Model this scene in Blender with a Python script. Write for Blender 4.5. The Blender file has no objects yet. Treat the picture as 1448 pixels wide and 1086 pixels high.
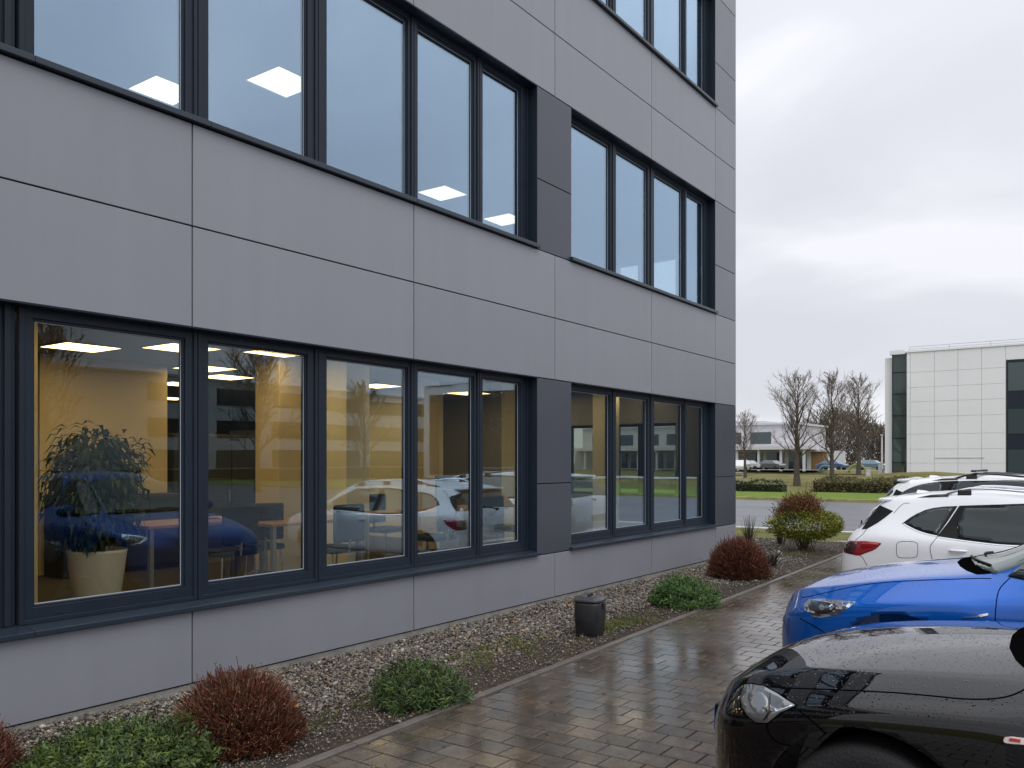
import bpy, bmesh, math, random
import numpy as np
from mathutils import Vector, Matrix
from mathutils.bvhtree import BVHTree
from mathutils.geometry import delaunay_2d_cdt

R = math.radians
scene = bpy.context.scene
COL = scene.collection
random.seed(7)
rng = np.random.default_rng(7)

# ------------------------------------------------------------------ camera
# X runs along the office facade, Y into the office, Z up; the eye is 1.66 m above the paving
cam_d = bpy.data.cameras.new('camera')
cam_d.sensor_width = 36.0
cam_d.lens = 29.83
cam_d.shift_y = 0.0760
cam_d.clip_start = 0.05
cam_d.clip_end = 5000
cam = bpy.data.objects.new('camera', cam_d)
COL.objects.link(cam)
cam.location = (0, 0, 1.66)
cam.rotation_euler = (R(90), 0, -math.atan2(.8125, .583))
scene.camera = cam

# ------------------------------------------------------------------ sky, sun, exposure
SUN_EL, SUN_ROT = R(52), R(215)
world = bpy.data.worlds.new('World')
scene.world = world
world.use_nodes = True
wt = world.node_tree
wt.nodes.clear()
def WN(t, **kw):
    n = wt.nodes.new(t)
    for k_, v in kw.items(): setattr(n, k_, v)
    return n
w_out = WN('ShaderNodeOutputWorld'); w_bg = WN('ShaderNodeBackground')
w_bg.inputs['Strength'].default_value = 0.1
w_sky = WN('ShaderNodeTexSky', sky_type='NISHITA', sun_disc=False, sun_elevation=SUN_EL, sun_rotation=SUN_ROT)
w_tc = WN('ShaderNodeTexCoord'); w_sep = WN('ShaderNodeSeparateXYZ')
wt.links.new(w_tc.outputs['Generated'], w_sep.inputs[0])
w_add = WN('ShaderNodeMath', operation='MAXIMUM'); w_add.inputs[1].default_value = 0.0
wt.links.new(w_sep.outputs['Z'], w_add.inputs[0])
w_add2 = WN('ShaderNodeMath', operation='ADD'); w_add2.inputs[1].default_value = 0.42
wt.links.new(w_add.outputs[0], w_add2.inputs[0])
w_dx = WN('ShaderNodeMath', operation='DIVIDE'); w_dy = WN('ShaderNodeMath', operation='DIVIDE')
wt.links.new(w_sep.outputs['X'], w_dx.inputs[0]); wt.links.new(w_add2.outputs[0], w_dx.inputs[1])
wt.links.new(w_sep.outputs['Y'], w_dy.inputs[0]); wt.links.new(w_add2.outputs[0], w_dy.inputs[1])
w_com = WN('ShaderNodeCombineXYZ')
wt.links.new(w_dx.outputs[0], w_com.inputs[0]); wt.links.new(w_dy.outputs[0], w_com.inputs[1])
w_map = WN('ShaderNodeMapping'); w_map.inputs['Location'].default_value = (-4.883, 8.015, 0)
w_map.inputs['Rotation'].default_value = (0, 0, R(-35)); w_map.inputs['Scale'].default_value = (1.0, .55, 1)
wt.links.new(w_com.outputs[0], w_map.inputs[0])
w_n = WN('ShaderNodeTexNoise'); w_n.inputs['Scale'].default_value = 2.9
w_n.inputs['Detail'].default_value = 4; w_n.inputs['Roughness'].default_value = .42
w_n.inputs['Distortion'].default_value = .35
wt.links.new(w_map.outputs[0], w_n.inputs['Vector'])
w_cr = WN('ShaderNodeValToRGB')
w_cr.color_ramp.elements[0].position = .36; w_cr.color_ramp.elements[0].color = (.75, .765, .83, 1)
w_cr.color_ramp.elements[1].position = .62; w_cr.color_ramp.elements[1].color = (.96, .965, 1.02, 1)
e_ = w_cr.color_ramp.elements.new(.50); e_.color = (.80, .815, .885, 1)
wt.links.new(w_n.outputs['Fac'], w_cr.inputs[0])
w_mul = WN('ShaderNodeMixRGB', blend_type='MULTIPLY'); w_mul.inputs[0].default_value = 1
# an overcast sky brightens toward the zenith
w_z2 = WN('ShaderNodeMath', operation='MULTIPLY'); wt.links.new(w_add.outputs[0], w_z2.inputs[0]); wt.links.new(w_add.outputs[0], w_z2.inputs[1])
w_zm = WN('ShaderNodeMath', operation='MULTIPLY_ADD'); w_zm.inputs[1].default_value = 8.5; w_zm.inputs[2].default_value = 9.6
wt.links.new(w_z2.outputs[0], w_zm.inputs[0]); wt.links.new(w_zm.outputs[0], w_mul.inputs[2])
wt.links.new(w_cr.outputs[0], w_mul.inputs[1])
w_mix = WN('ShaderNodeMixRGB'); w_mix.inputs[0].default_value = .95
wt.links.new(w_sky.outputs[0], w_mix.inputs[1]); wt.links.new(w_mul.outputs[0], w_mix.inputs[2])
wt.links.new(w_mix.outputs[0], w_bg.inputs['Color'])
wt.links.new(w_bg.outputs[0], w_out.inputs['Surface'])

sun_d = bpy.data.lights.new('sun', 'SUN'); sun_d.energy = 1.15; sun_d.angle = R(40)
sun_d.color = (1.0, .97, .93)
sun = bpy.data.objects.new('sun', sun_d); COL.objects.link(sun)
sdir = Vector((math.sin(SUN_ROT)*math.cos(SUN_EL), math.cos(SUN_ROT)*math.cos(SUN_EL), math.sin(SUN_EL)))
sun.rotation_euler = sdir.to_track_quat('Z', 'Y').to_euler()
sun.location = (0, -20, 30)

scene.view_settings.view_transform = 'Standard'
scene.view_settings.look = 'None'
scene.view_settings.exposure = 0.0
scene.view_settings.gamma = 1.0

# ------------------------------------------------------------------ material helpers
def new_mat(name):
    m = bpy.data.materials.new(name); m.use_nodes = True
    return m, m.node_tree.nodes, m.node_tree.links, m.node_tree.nodes['Principled BSDF']

def ramp(N, stops):
    r = N.new('ShaderNodeValToRGB')
    e = r.color_ramp.elements
    e[0].position, e[0].color = stops[0][0], (*stops[0][1], 1)
    e[1].position, e[1].color = stops[-1][0], (*stops[-1][1], 1)
    for p, c in stops[1:-1]:
        x = e.new(p); x.color = (*c, 1)
    return r

def mat(name, col, rough=.5, metal=0, var=0, scale=4, bump=0, bscale=60, coat=0, spec=.5, rvar=0, stretch=None):
    """principled surface with a noise-driven tone, roughness and bump"""
    m, N, L, b = new_mat(name)
    b.inputs['Roughness'].default_value = rough
    b.inputs['Metallic'].default_value = metal
    b.inputs['Specular IOR Level'].default_value = spec
    b.inputs['Coat Weight'].default_value = coat
    b.inputs['Coat Roughness'].default_value = .04
    tc = N.new('ShaderNodeTexCoord')
    src = tc.outputs['Object']
    if stretch:
        mp = N.new('ShaderNodeMapping'); mp.inputs['Scale'].default_value = stretch
        L.new(src, mp.inputs[0]); src = mp.outputs[0]
    n = N.new('ShaderNodeTexNoise'); n.inputs['Scale'].default_value = scale
    n.inputs['Detail'].default_value = 5; n.inputs['Roughness'].default_value = .6
    L.new(src, n.inputs['Vector'])
    lo = tuple(max(0, c*(1-var)) for c in col); hi = tuple(min(1, c*(1+var)) for c in col)
    r = ramp(N, [(.3, lo), (.7, hi)])
    L.new(n.outputs['Fac'], r.inputs[0]); L.new(r.outputs[0], b.inputs['Base Color'])
    if rvar:
        mr = N.new('ShaderNodeMapRange'); mr.inputs['From Min'].default_value = .3; mr.inputs['From Max'].default_value = .7
        mr.inputs['To Min'].default_value = max(0, rough-rvar); mr.inputs['To Max'].default_value = min(1, rough+rvar)
        L.new(n.outputs['Fac'], mr.inputs[0]); L.new(mr.outputs[0], b.inputs['Roughness'])
    if bump:
        n2 = N.new('ShaderNodeTexNoise'); n2.inputs['Scale'].default_value = bscale; n2.inputs['Detail'].default_value = 4
        L.new(src, n2.inputs['Vector'])
        bp = N.new('ShaderNodeBump'); bp.inputs['Strength'].default_value = bump; bp.inputs['Distance'].default_value = .02
        L.new(n2.outputs['Fac'], bp.inputs['Height']); L.new(bp.outputs[0], b.inputs['Normal'])
    return m

def mat_attr(name, rough=.5, spec=.5, trans=0, bump=0, bscale=80):
    """surface coloured by the per-piece tone stored on the mesh (leaf, pebble, paver)"""
    m, N, L, b = new_mat(name)
    a = N.new('ShaderNodeAttribute'); a.attribute_name = 'tone'
    L.new(a.outputs['Color'], b.inputs['Base Color'])
    b.inputs['Roughness'].default_value = rough; b.inputs['Specular IOR Level'].default_value = spec
    if trans:
        out = N['Material Output']
        t = N.new('ShaderNodeBsdfTranslucent'); L.new(a.outputs['Color'], t.inputs['Color'])
        mx = N.new('ShaderNodeMixShader'); mx.inputs[0].default_value = trans
        L.new(b.outputs[0], mx.inputs[1]); L.new(t.outputs[0], mx.inputs[2]); L.new(mx.outputs[0], out.inputs[0])
    if bump:
        tc = N.new('ShaderNodeTexCoord')
        n2 = N.new('ShaderNodeTexNoise'); n2.inputs['Scale'].default_value = bscale; n2.inputs['Detail'].default_value = 4
        L.new(tc.outputs['Object'], n2.inputs['Vector'])
        bp = N.new('ShaderNodeBump'); bp.inputs['Strength'].default_value = bump; bp.inputs['Distance'].default_value = .01
        L.new(n2.outputs['Fac'], bp.inputs['Height']); L.new(bp.outputs[0], b.inputs['Normal'])
    return m

def mat_emit(name, col, strength):
    m, N, L, b = new_mat(name)
    b.inputs['Base Color'].default_value = (.8, .8, .8, 1)
    b.inputs['Emission Color'].default_value = (*col, 1)
    b.inputs['Emission Strength'].default_value = strength
    return m

def mat_pane(name, tint, trans, base=.3, wave=.004, wscale=1.1, slant=4):
    """coated window glass: clear mixed with a mirror that strengthens at a slant"""
    m, N, L, b = new_mat(name)
    N.remove(b)
    out = N['Material Output']
    lw = N.new('ShaderNodeLayerWeight'); lw.inputs['Blend'].default_value = .5
    pw = N.new('ShaderNodeMath'); pw.operation = 'POWER'; pw.inputs[1].default_value = slant
    L.new(lw.outputs['Facing'], pw.inputs[0])
    mr = N.new('ShaderNodeMapRange'); mr.inputs['To Min'].default_value = base; mr.inputs['To Max'].default_value = 1
    L.new(pw.outputs[0], mr.inputs[0])
    g = N.new('ShaderNodeBsdfGlossy'); g.inputs['Color'].default_value = (*tint, 1); g.inputs['Roughness'].default_value = 0.0
    t = N.new('ShaderNodeBsdfTransparent'); t.inputs['Color'].default_value = (*trans, 1)
    if wave:
        tc = N.new('ShaderNodeTexCoord'); n = N.new('ShaderNodeTexNoise'); n.inputs['Scale'].default_value = wscale
        n.inputs['Detail'].default_value = 0
        L.new(tc.outputs['Object'], n.inputs['Vector'])
        bp = N.new('ShaderNodeBump'); bp.inputs['Strength'].default_value = wave; bp.inputs['Distance'].default_value = .3
        L.new(n.outputs['Fac'], bp.inputs['Height']); L.new(bp.outputs[0], g.inputs['Normal'])
    mx = N.new('ShaderNodeMixShader')
    L.new(mr.outputs[0], mx.inputs[0]); L.new(t.outputs[0], mx.inputs[1]); L.new(g.outputs[0], mx.inputs[2])
    L.new(mx.outputs[0], out.inputs[0])
    return m

def mat_paint(name, col, metal=0, rough=.35, coat=1.0, drops=.25, spec=.5):
    """clear-coated car paint beaded with rain"""
    m, N, L, b = new_mat(name)
    b.inputs['Base Color'].default_value = (*col, 1)
    b.inputs['Metallic'].default_value = metal; b.inputs['Roughness'].default_value = rough
    b.inputs['Specular IOR Level'].default_value = spec
    b.inputs['Coat Weight'].default_value = coat; b.inputs['Coat Roughness'].default_value = .015
    tc = N.new('ShaderNodeTexCoord')
    def drop_layer(scale, size):
        v = N.new('ShaderNodeTexVoronoi'); v.inputs['Scale'].default_value = scale; v.inputs['Randomness'].default_value = 1
        L.new(tc.outputs['Object'], v.inputs['Vector'])
        # a bead only in some of the cells
        s = N.new('ShaderNodeSeparateColor'); L.new(v.outputs['Color'], s.inputs[0])
        mr = N.new('ShaderNodeMapRange'); mr.inputs['From Min'].default_value = size; mr.inputs['From Max'].default_value = 0
        mr.interpolation_type = 'SMOOTHERSTEP'
        L.new(v.outputs['Distance'], mr.inputs[0])
        gt = N.new('ShaderNodeMath'); gt.operation = 'GREATER_THAN'; gt.inputs[1].default_value = .62
        L.new(s.outputs[0], gt.inputs[0])
        mu = N.new('ShaderNodeMath'); mu.operation = 'MULTIPLY'; L.new(mr.outputs[0], mu.inputs[0]); L.new(gt.outputs[0], mu.inputs[1])
        return mu
    a = drop_layer(58, .30); c = drop_layer(110, .32)
    ad = N.new('ShaderNodeMath'); ad.operation = 'ADD'; L.new(a.outputs[0], ad.inputs[0]); L.new(c.outputs[0], ad.inputs[1])
    # beads sit on the upward faces
    ge = N.new('ShaderNodeNewGeometry'); sx = N.new('ShaderNodeSeparateXYZ'); L.new(ge.outputs['Normal'], sx.inputs[0])
    up = N.new('ShaderNodeMapRange'); up.inputs['From Min'].default_value = .15; up.inputs['From Max'].default_value = .7
    L.new(sx.outputs['Z'], up.inputs[0])
    mu2 = N.new('ShaderNodeMath'); mu2.operation = 'MULTIPLY'; L.new(ad.outputs[0], mu2.inputs[0]); L.new(up.outputs[0], mu2.inputs[1])
    bp = N.new('ShaderNodeBump'); bp.inputs['Strength'].default_value = drops; bp.inputs['Distance'].default_value = .006
    L.new(mu2.outputs[0], bp.inputs['Height'])
    L.new(bp.outputs[0], b.inputs['Coat Normal'])
    return m

# ------------------------------------------------------------------ mesh helpers
class MB:
    def __init__(s): s.v, s.f, s.m, s.t = [], [], [], []
    def box(s, x0, x1, y0, y1, z0, z1, mi=0):
        i = len(s.v)
        s.v += [(x0,y0,z0),(x1,y0,z0),(x1,y1,z0),(x0,y1,z0),(x0,y0,z1),(x1,y0,z1),(x1,y1,z1),(x0,y1,z1)]
        s.f += [(i,i+3,i+2,i+1),(i+4,i+5,i+6,i+7),(i,i+1,i+5,i+4),(i+1,i+2,i+6,i+5),(i+2,i+3,i+7,i+6),(i+3,i,i+4,i+7)]
        s.m += [mi]*6
    def quad(s, a, b, c, d, mi=0):
        i = len(s.v); s.v += [a,b,c,d]; s.f.append((i,i+1,i+2,i+3)); s.m.append(mi)
    def tube(s, pts, radii, n=6, mi=0, tone=None, cap=True):
        """round tube along a polyline; radii per point"""
        i0 = len(s.v); k = len(pts)
        P = [Vector(p) for p in pts]
        prev = None
        for j in range(k):
            d = (P[min(j+1,k-1)] - P[max(j-1,0)])
            if d.length < 1e-9: d = Vector((0,0,1))
            d.normalize()
            if prev is None:
                a = d.orthogonal().normalized()
            else:
                a = prev - d*prev.dot(d)
                a = a.normalized() if a.length > 1e-6 else d.orthogonal().normalized()
            prev = a; b = d.cross(a)
            r = radii[j] if hasattr(radii, '__len__') else radii
            for q in range(n):
                an = 2*math.pi*q/n
                s.v.append(tuple(P[j] + a*(r*math.cos(an)) + b*(r*math.sin(an))))
            if tone is not None: s.t += [tone]*n
        for j in range(k-1):
            for q in range(n):
                q2 = (q+1) % n
                s.f.append((i0+j*n+q, i0+j*n+q2, i0+(j+1)*n+q2, i0+(j+1)*n+q)); s.m.append(mi)
        if cap:
            s.f.append(tuple(i0+q for q in reversed(range(n)))); s.m.append(mi)
            s.f.append(tuple(i0+(k-1)*n+q for q in range(n))); s.m.append(mi)
    def lathe(s, prof, n=24, c=(0,0,0), mi=0, sq=0):
        """profile [(r,z)] spun about z; sq squares the plan outline"""
        i0 = len(s.v); k = len(prof)
        for r, z in prof:
            for q in range(n):
                an = 2*math.pi*q/n; ca, sa = math.cos(an), math.sin(an)
                f = 1.0
                if sq: f = 1/((abs(ca)**sq + abs(sa)**sq)**(1/sq))
                s.v.append((c[0]+r*f*ca, c[1]+r*f*sa, c[2]+z))
        for j in range(k-1):
            for q in range(n):
                q2 = (q+1) % n
                s.f.append((i0+j*n+q, i0+j*n+q2, i0+(j+1)*n+q2, i0+(j+1)*n+q)); s.m.append(mi)
        s.f.append(tuple(i0+q for q in reversed(range(n)))); s.m.append(mi)
        s.f.append(tuple(i0+(k-1)*n+q for q in range(n))); s.m.append(mi)
    def build(s, name, mats, parent=None, smooth=False, bevel=0):
        me = bpy.data.meshes.new(name)
        me.from_pydata(s.v, [], s.f)
        mats = mats if isinstance(mats, (list, tuple)) else [mats]
        for x in mats: me.materials.append(x)
        me.polygons.foreach_set('material_index', s.m)
        if s.t and len(s.t) == len(s.v):
            a = me.color_attributes.new('tone', 'FLOAT_COLOR', 'POINT')
            a.data.foreach_set('color', [c for t in s.t for c in (*t, 1)])
        if smooth: me.polygons.foreach_set('use_smooth', [True]*len(me.polygons))
        me.update()
        return link(name, me, parent, bevel)

def link(name, me, parent=None, bevel=0):
    o = bpy.data.objects.new(name, me); COL.objects.link(o)
    if parent: o.parent = parent
    if bevel:
        b = o.modifiers.new('bevel', 'BEVEL'); b.width = bevel; b.segments = 2; b.limit_method = 'ANGLE'
    return o

def tag(o, label=None, cat=None, group=None, kind=None):
    if label: o['label'] = label
    if cat: o['category'] = cat
    if group: o['group'] = group
    if kind: o['kind'] = kind
    return o

def empty(name, loc=(0,0,0), rz=0):
    o = bpy.data.objects.new(name, None); COL.objects.link(o)
    o.location = loc; o.rotation_euler = (0,0,rz); o.empty_display_size = .2
    return o

def np_mesh(name, V, Fc, mats, tone=None, parent=None, smooth=False):
    """mesh from numpy arrays of vertices and equal-sized faces"""
    me = bpy.data.meshes.new(name)
    nv, nf, k = len(V), len(Fc), Fc.shape[1]
    me.vertices.add(nv); me.vertices.foreach_set('co', V.astype(np.float32).ravel())
    me.loops.add(nf*k); me.loops.foreach_set('vertex_index', Fc.astype(np.int32).ravel())
    me.polygons.add(nf); me.polygons.foreach_set('loop_start', np.arange(0, nf*k, k, dtype=np.int32))
    me.polygons.foreach_set('loop_total', np.full(nf, k, dtype=np.int32))
    me.polygons.foreach_set('use_smooth', np.full(nf, bool(smooth)))
    me.materials.append(mats)
    me.update(calc_edges=True)
    if tone is not None:
        a = me.color_attributes.new('tone', 'FLOAT_COLOR', 'POINT')
        c = np.ones((nv, 4), dtype=np.float32); c[:, :3] = tone
        a.data.foreach_set('color', c.ravel())
    return link(name, me, parent)

# ------------------------------------------------------------------ materials
M_CLAD = mat('grey_cladding', (.276, .283, .316), rough=.42, metal=.15, var=.025, scale=1.2, bump=.02, bscale=180, rvar=.05)
def panel_tone(m, amt):
    N, L = m.node_tree.nodes, m.node_tree.links; b = N['Principled BSDF']
    src = b.inputs['Base Color'].links[0].from_socket
    ge = N.new('ShaderNodeNewGeometry'); mr = N.new('ShaderNodeMapRange')
    mr.inputs['To Min'].default_value = 1-amt; mr.inputs['To Max'].default_value = 1+amt
    L.new(ge.outputs['Random Per Island'], mr.inputs[0])
    tc = N.new('ShaderNodeTexCoord'); mp = N.new('ShaderNodeMapping'); mp.inputs['Scale'].default_value = (2.6, 1, .12)
    L.new(tc.outputs['Object'], mp.inputs[0])
    n = N.new('ShaderNodeTexNoise'); n.inputs['Scale'].default_value = 2.2; n.inputs['Detail'].default_value = 7; n.inputs['Roughness'].default_value = .62
    L.new(mp.outputs[0], n.inputs['Vector'])
    m2 = N.new('ShaderNodeMapRange'); m2.inputs['From Min'].default_value = .3; m2.inputs['From Max'].default_value = .7
    m2.inputs['To Min'].default_value = .972; m2.inputs['To Max'].default_value = 1.02
    L.new(n.outputs['Fac'], m2.inputs[0])
    mu = N.new('ShaderNodeMath'); mu.operation = 'MULTIPLY'; L.new(mr.outputs[0], mu.inputs[0]); L.new(m2.outputs[0], mu.inputs[1])
    vm = N.new('ShaderNodeVectorMath'); vm.operation = 'SCALE'
    L.new(src, vm.inputs[0]); L.new(mu.outputs[0], vm.inputs['Scale']); L.new(vm.outputs[0], b.inputs['Base Color'])
panel_tone(M_CLAD, .035)
M_DARKPANEL = mat('slate_panel', (.075, .083, .104), rough=.36, metal=.2, var=.03, scale=1.5, rvar=.04)
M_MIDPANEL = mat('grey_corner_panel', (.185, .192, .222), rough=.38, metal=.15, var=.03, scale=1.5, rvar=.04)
M_JOINT = mat('joint_shadow_gap', (.012, .012, .016), rough=.8)
M_FRAME = mat('window_frame_paint', (.017, .025, .038), rough=.36, var=.06, scale=6, rvar=.03, spec=.25)
M_SILL = mat('sill_metal', (.022, .033, .048), rough=.3, var=.02, scale=1)
M_GASKET = mat('pale_glass_edge', (.40,.45,.50), rough=.4)
M_PLINTH = mat('concrete_plinth', (.24, .235, .215), rough=.8, var=.25, scale=9, bump=.3, bscale=70)
M_PANE = mat_pane('coated_window_glass', (.62, .80, 1.0), (.95, .94, .86), base=.014, slant=1.62)
M_PANE_UP = mat_pane('coated_upper_glass', (.62, .81, 1.0), (.92, .95, .95), base=.30, slant=2.4)
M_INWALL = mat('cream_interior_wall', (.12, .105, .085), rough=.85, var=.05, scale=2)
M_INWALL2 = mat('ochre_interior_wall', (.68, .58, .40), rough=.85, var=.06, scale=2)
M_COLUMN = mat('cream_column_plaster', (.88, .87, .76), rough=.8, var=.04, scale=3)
M_CEIL = mat('ceiling_board', (.30, .32, .35), rough=.9, var=.03, scale=8)
M_CARPET = mat('dark_carpet', (.045, .042, .042), rough=.95, var=.2, scale=30)
M_LIGHT = mat_emit('ceiling_light_diffuser', (1.0, .74, .36), 5.5)
M_LIGHT_UP = mat_emit('upper_light_diffuser', (1.0, .86, .62), 2.3)
M_WOOD = mat('desk_wood', (.36, .21, .11), rough=.4, var=.2, scale=6, stretch=(1, 8, 8))
M_STEEL = mat('grey_steel_leg', (.45, .45, .43), rough=.35, metal=.6)
M_NAVY = mat('navy_chair_fabric', (.012, .016, .028), rough=.85, var=.1)
M_CAB = mat('dark_cabinet', (.035, .04, .05), rough=.5, var=.1)
M_POT = mat('white_planter', (.86, .84, .78), rough=.45, var=.04)
M_SOIL = mat('potting_soil', (.03, .022, .015), rough=.95, var=.3, bump=.6, bscale=50)
M_LEAF = mat_attr('leaf', rough=.42, trans=.22)
M_TWIG = mat_attr('twig', rough=.6, trans=0)
M_BARK = mat('bark', (.075, .062, .048), rough=.9, var=.3, scale=12, bump=.5, bscale=30)
M_ASPHALT = mat('wet_asphalt', (.055, .056, .062), rough=.32, var=.2, scale=3, bump=.25, bscale=160, rvar=.14)
M_ROAD = mat('road_asphalt', (.105, .107, .118), rough=.4, var=.12, scale=.35, bump=.2, bscale=90, rvar=.12, stretch=(1, .15, 1))
M_KERB = mat('concrete_kerb', (.13, .115, .10), rough=.4, var=.25, scale=7, bump=.25, bscale=80, rvar=.15)
M_KERBW = mat('pale_kerbstone', (.52, .51, .49), rough=.6, var=.15, scale=3)
M_TYRE = mat('tyre_rubber', (.012, .012, .013), rough=.75, bump=.3, bscale=90)
M_RIM = mat('alloy_rim', (.52, .53, .55), rough=.28, metal=.9)
M_TRIM = mat('black_trim', (.008, .008, .009), rough=.5, spec=.2)
M_GAP = mat('panel_gap_black', (.003, .003, .003), rough=.9, spec=0)
M_CHROME = mat('chrome', (.75, .76, .78), rough=.12, metal=1)

# ------------------------------------------------------------------ ground
def sheet(name, pts, z, m, kind='structure'):
    b = MB(); b.v = [(x, y, z if not callable(z) else z(x, y)) for x, y in pts]
    b.f = [tuple(range(len(pts)))]; b.m = [0]
    return tag(b.build(name, m), kind=kind)

def grass_mat(name, a, b_, scale):
    m, N, L, bs = new_mat(name)
    tc = N.new('ShaderNodeTexCoord')
    n = N.new('ShaderNodeTexNoise'); n.inputs['Scale'].default_value = scale; n.inputs['Detail'].default_value = 8; n.inputs['Roughness'].default_value = .7
    L.new(tc.outputs['Object'], n.inputs['Vector'])
    r = ramp(N, [(.32, a), (.5, tuple((x+y)/2 for x, y in zip(a, b_))), (.68, b_)])
    L.new(n.outputs['Fac'], r.inputs[0]); L.new(r.outputs[0], bs.inputs['Base Color'])
    bs.inputs['Roughness'].default_value = .9; bs.inputs['Specular IOR Level'].default_value = .15
    return m
M_GRASS = grass_mat('verge_grass', (.085, .135, .018), (.17, .235, .035), 1.2)
M_LAWN = grass_mat('winter_lawn', (.085, .085, .022), (.21, .19, .07), .35)
M_EARTH = grass_mat('bare_earth', (.028, .022, .017), (.075, .06, .048), 5)

sheet('ground', [(-1500,-1500),(1500,-1500),(1500,1500),(-1500,1500)], -.34, M_LAWN)
KY = lambda x: 3.50 + .033*x                    # walkway kerb line
lot_z = lambda x: -.006 - .03*max(0.0, min(x-8, 8.0))
b = MB()
xs = [-60, 0, 8, 9.3, 12, 16, 20, 22.6]
for i in range(len(xs)-1):
    ye = .55 if xs[i] < 9 else 2.3
    b.quad((xs[i],-62,lot_z(xs[i])), (xs[i+1],-62,lot_z(xs[i+1])), (xs[i+1],ye,lot_z(xs[i+1])), (xs[i],ye,lot_z(xs[i])))
tag(b.build('parking_lot', M_ASPHALT), kind='structure')
sheet('road', [(22.85,-300),(42.2,-300),(42.2,300),(22.85,300)], -.262, M_ROAD)
sheet('grass_strip', [(42.5,-300),(52.5,-300),(52.5,300),(42.5,300)], -.17, M_GRASS)
b = MB(); b.box(42.2, 42.5, -300, 300, -.30, -.13); tag(b.build('far_kerb', mat('mossy_kerb', (.30, .27, .10), rough=.8, var=.4, scale=2)), kind='structure')
b = MB(); b.box(22.6, 22.85, -3.5, 40, -.30, -.125); tag(b.build('road_kerb', M_KERBW, bevel=.02), kind='structure')
b = MB(); b.quad((17.3,3.9,-.012),(22.6,3.6,-.15),(22.6,40,-.15),(17.3,40,-.012)); tag(b.build('grass_verge', grass_mat('thin_verge', (.07,.065,.03), (.16,.17,.04), 1.6)), kind='structure')
sheet('pavement', [(18.6,-3),(22.6,-3),(22.6,5.0),(18.6,5.0)], lambda x, y: .004-.034*(x-17.3), mat('pale_pavement', (.20,.19,.175), rough=.45, var=.15, scale=2, rvar=.12))
# lawn beyond the hedge: gently rolling
nx, ny = 60, 70
X, Y = np.meshgrid(np.linspace(52.5, 240, nx), np.linspace(-40, 140, ny), indexing='ij')
Z = -.22 + .75*np.exp(-((X-78)/12)**2 - ((Y-24)/9)**2) + .9*np.exp(-((X-74)/10)**2-((Y-12)/6)**2) + .25*np.sin(X*.11+Y*.07)*np.clip((X-55)/20,0,1)
Z += np.clip((X-95)/100,0,1)*.55
idx = np.arange(nx*ny).reshape(nx, ny)
Fq = np.stack([idx[:-1,:-1], idx[1:,:-1], idx[1:,1:], idx[:-1,1:]], -1).reshape(-1, 4)
tag(np_mesh('lawn', np.stack([X,Y,Z],-1).reshape(-1,3), Fq, M_LAWN, smooth=True), kind='structure')
sheet('park_path', [(108,-20),(113,-20),(113,120),(108,120)], .62, mat('path_tarmac', (.22,.215,.21), rough=.7))

# walkway: individual concrete pavers in one sheet, each with its own tone and a hair of tilt
PV, PF, PT = [], [], []
cw, cl, jt, bv = .1785, .2160, .0098, .0026
x0 = -1.5; ci = 0
while x0 < 20.5:
    off = (ci % 2)*.5*cl + rng.uniform(-.004, .004)
    yb = KY(x0+cw/2)
    ys = .45 if x0 < 9.3 else 2.2
    y = ys + .05 - off
    while y < yb:
        ya, yc = max(y, ys), min(y+cl, yb)
        if yc - ya > .03:
            a0, a1, b0, b1 = x0+jt/2, x0+cw-jt/2, ya+jt/2, yc-jt/2
            dz = rng.normal(0, .0004); tx, ty = rng.normal(0, .0013, 2)
            mx, my = (a0+a1)/2, (b0+b1)/2
            i = len(PV)
            for (px, py, dzz) in [(a0,b0,-.03),(a1,b0,-.03),(a1,b1,-.03),(a0,b1,-.03),(a0,b0,-bv),(a1,b0,-bv),(a1,b1,-bv),(a0,b1,-bv)]:
                PV.append((px, py, dz+dzz+tx*(px-mx)+ty*(py-my)))
            for (px, py) in [(a0+bv,b0+bv),(a1-bv,b0+bv),(a1-bv,b1-bv),(a0+bv,b1-bv)]:
                PV.append((px, py, dz+tx*(px-mx)+ty*(py-my)))
            PF += [(i,i+1,i+5,i+4),(i+1,i+2,i+6,i+5),(i+2,i+3,i+7,i+6),(i+3,i,i+4,i+7),
                   (i+4,i+5,i+9,i+8),(i+5,i+6,i+10,i+9),(i+6,i+7,i+11,i+10),(i+7,i+4,i+8,i+11),(i+8,i+9,i+10,i+11)]
            g = rng.uniform(.82, 1.2); w_ = rng.uniform(-.07, .07)
            PT += [(.100*g*(1+w_), .082*g, .064*g*(1-w_))]*12
        y += cl
    x0 += cw; ci += 1
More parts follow.
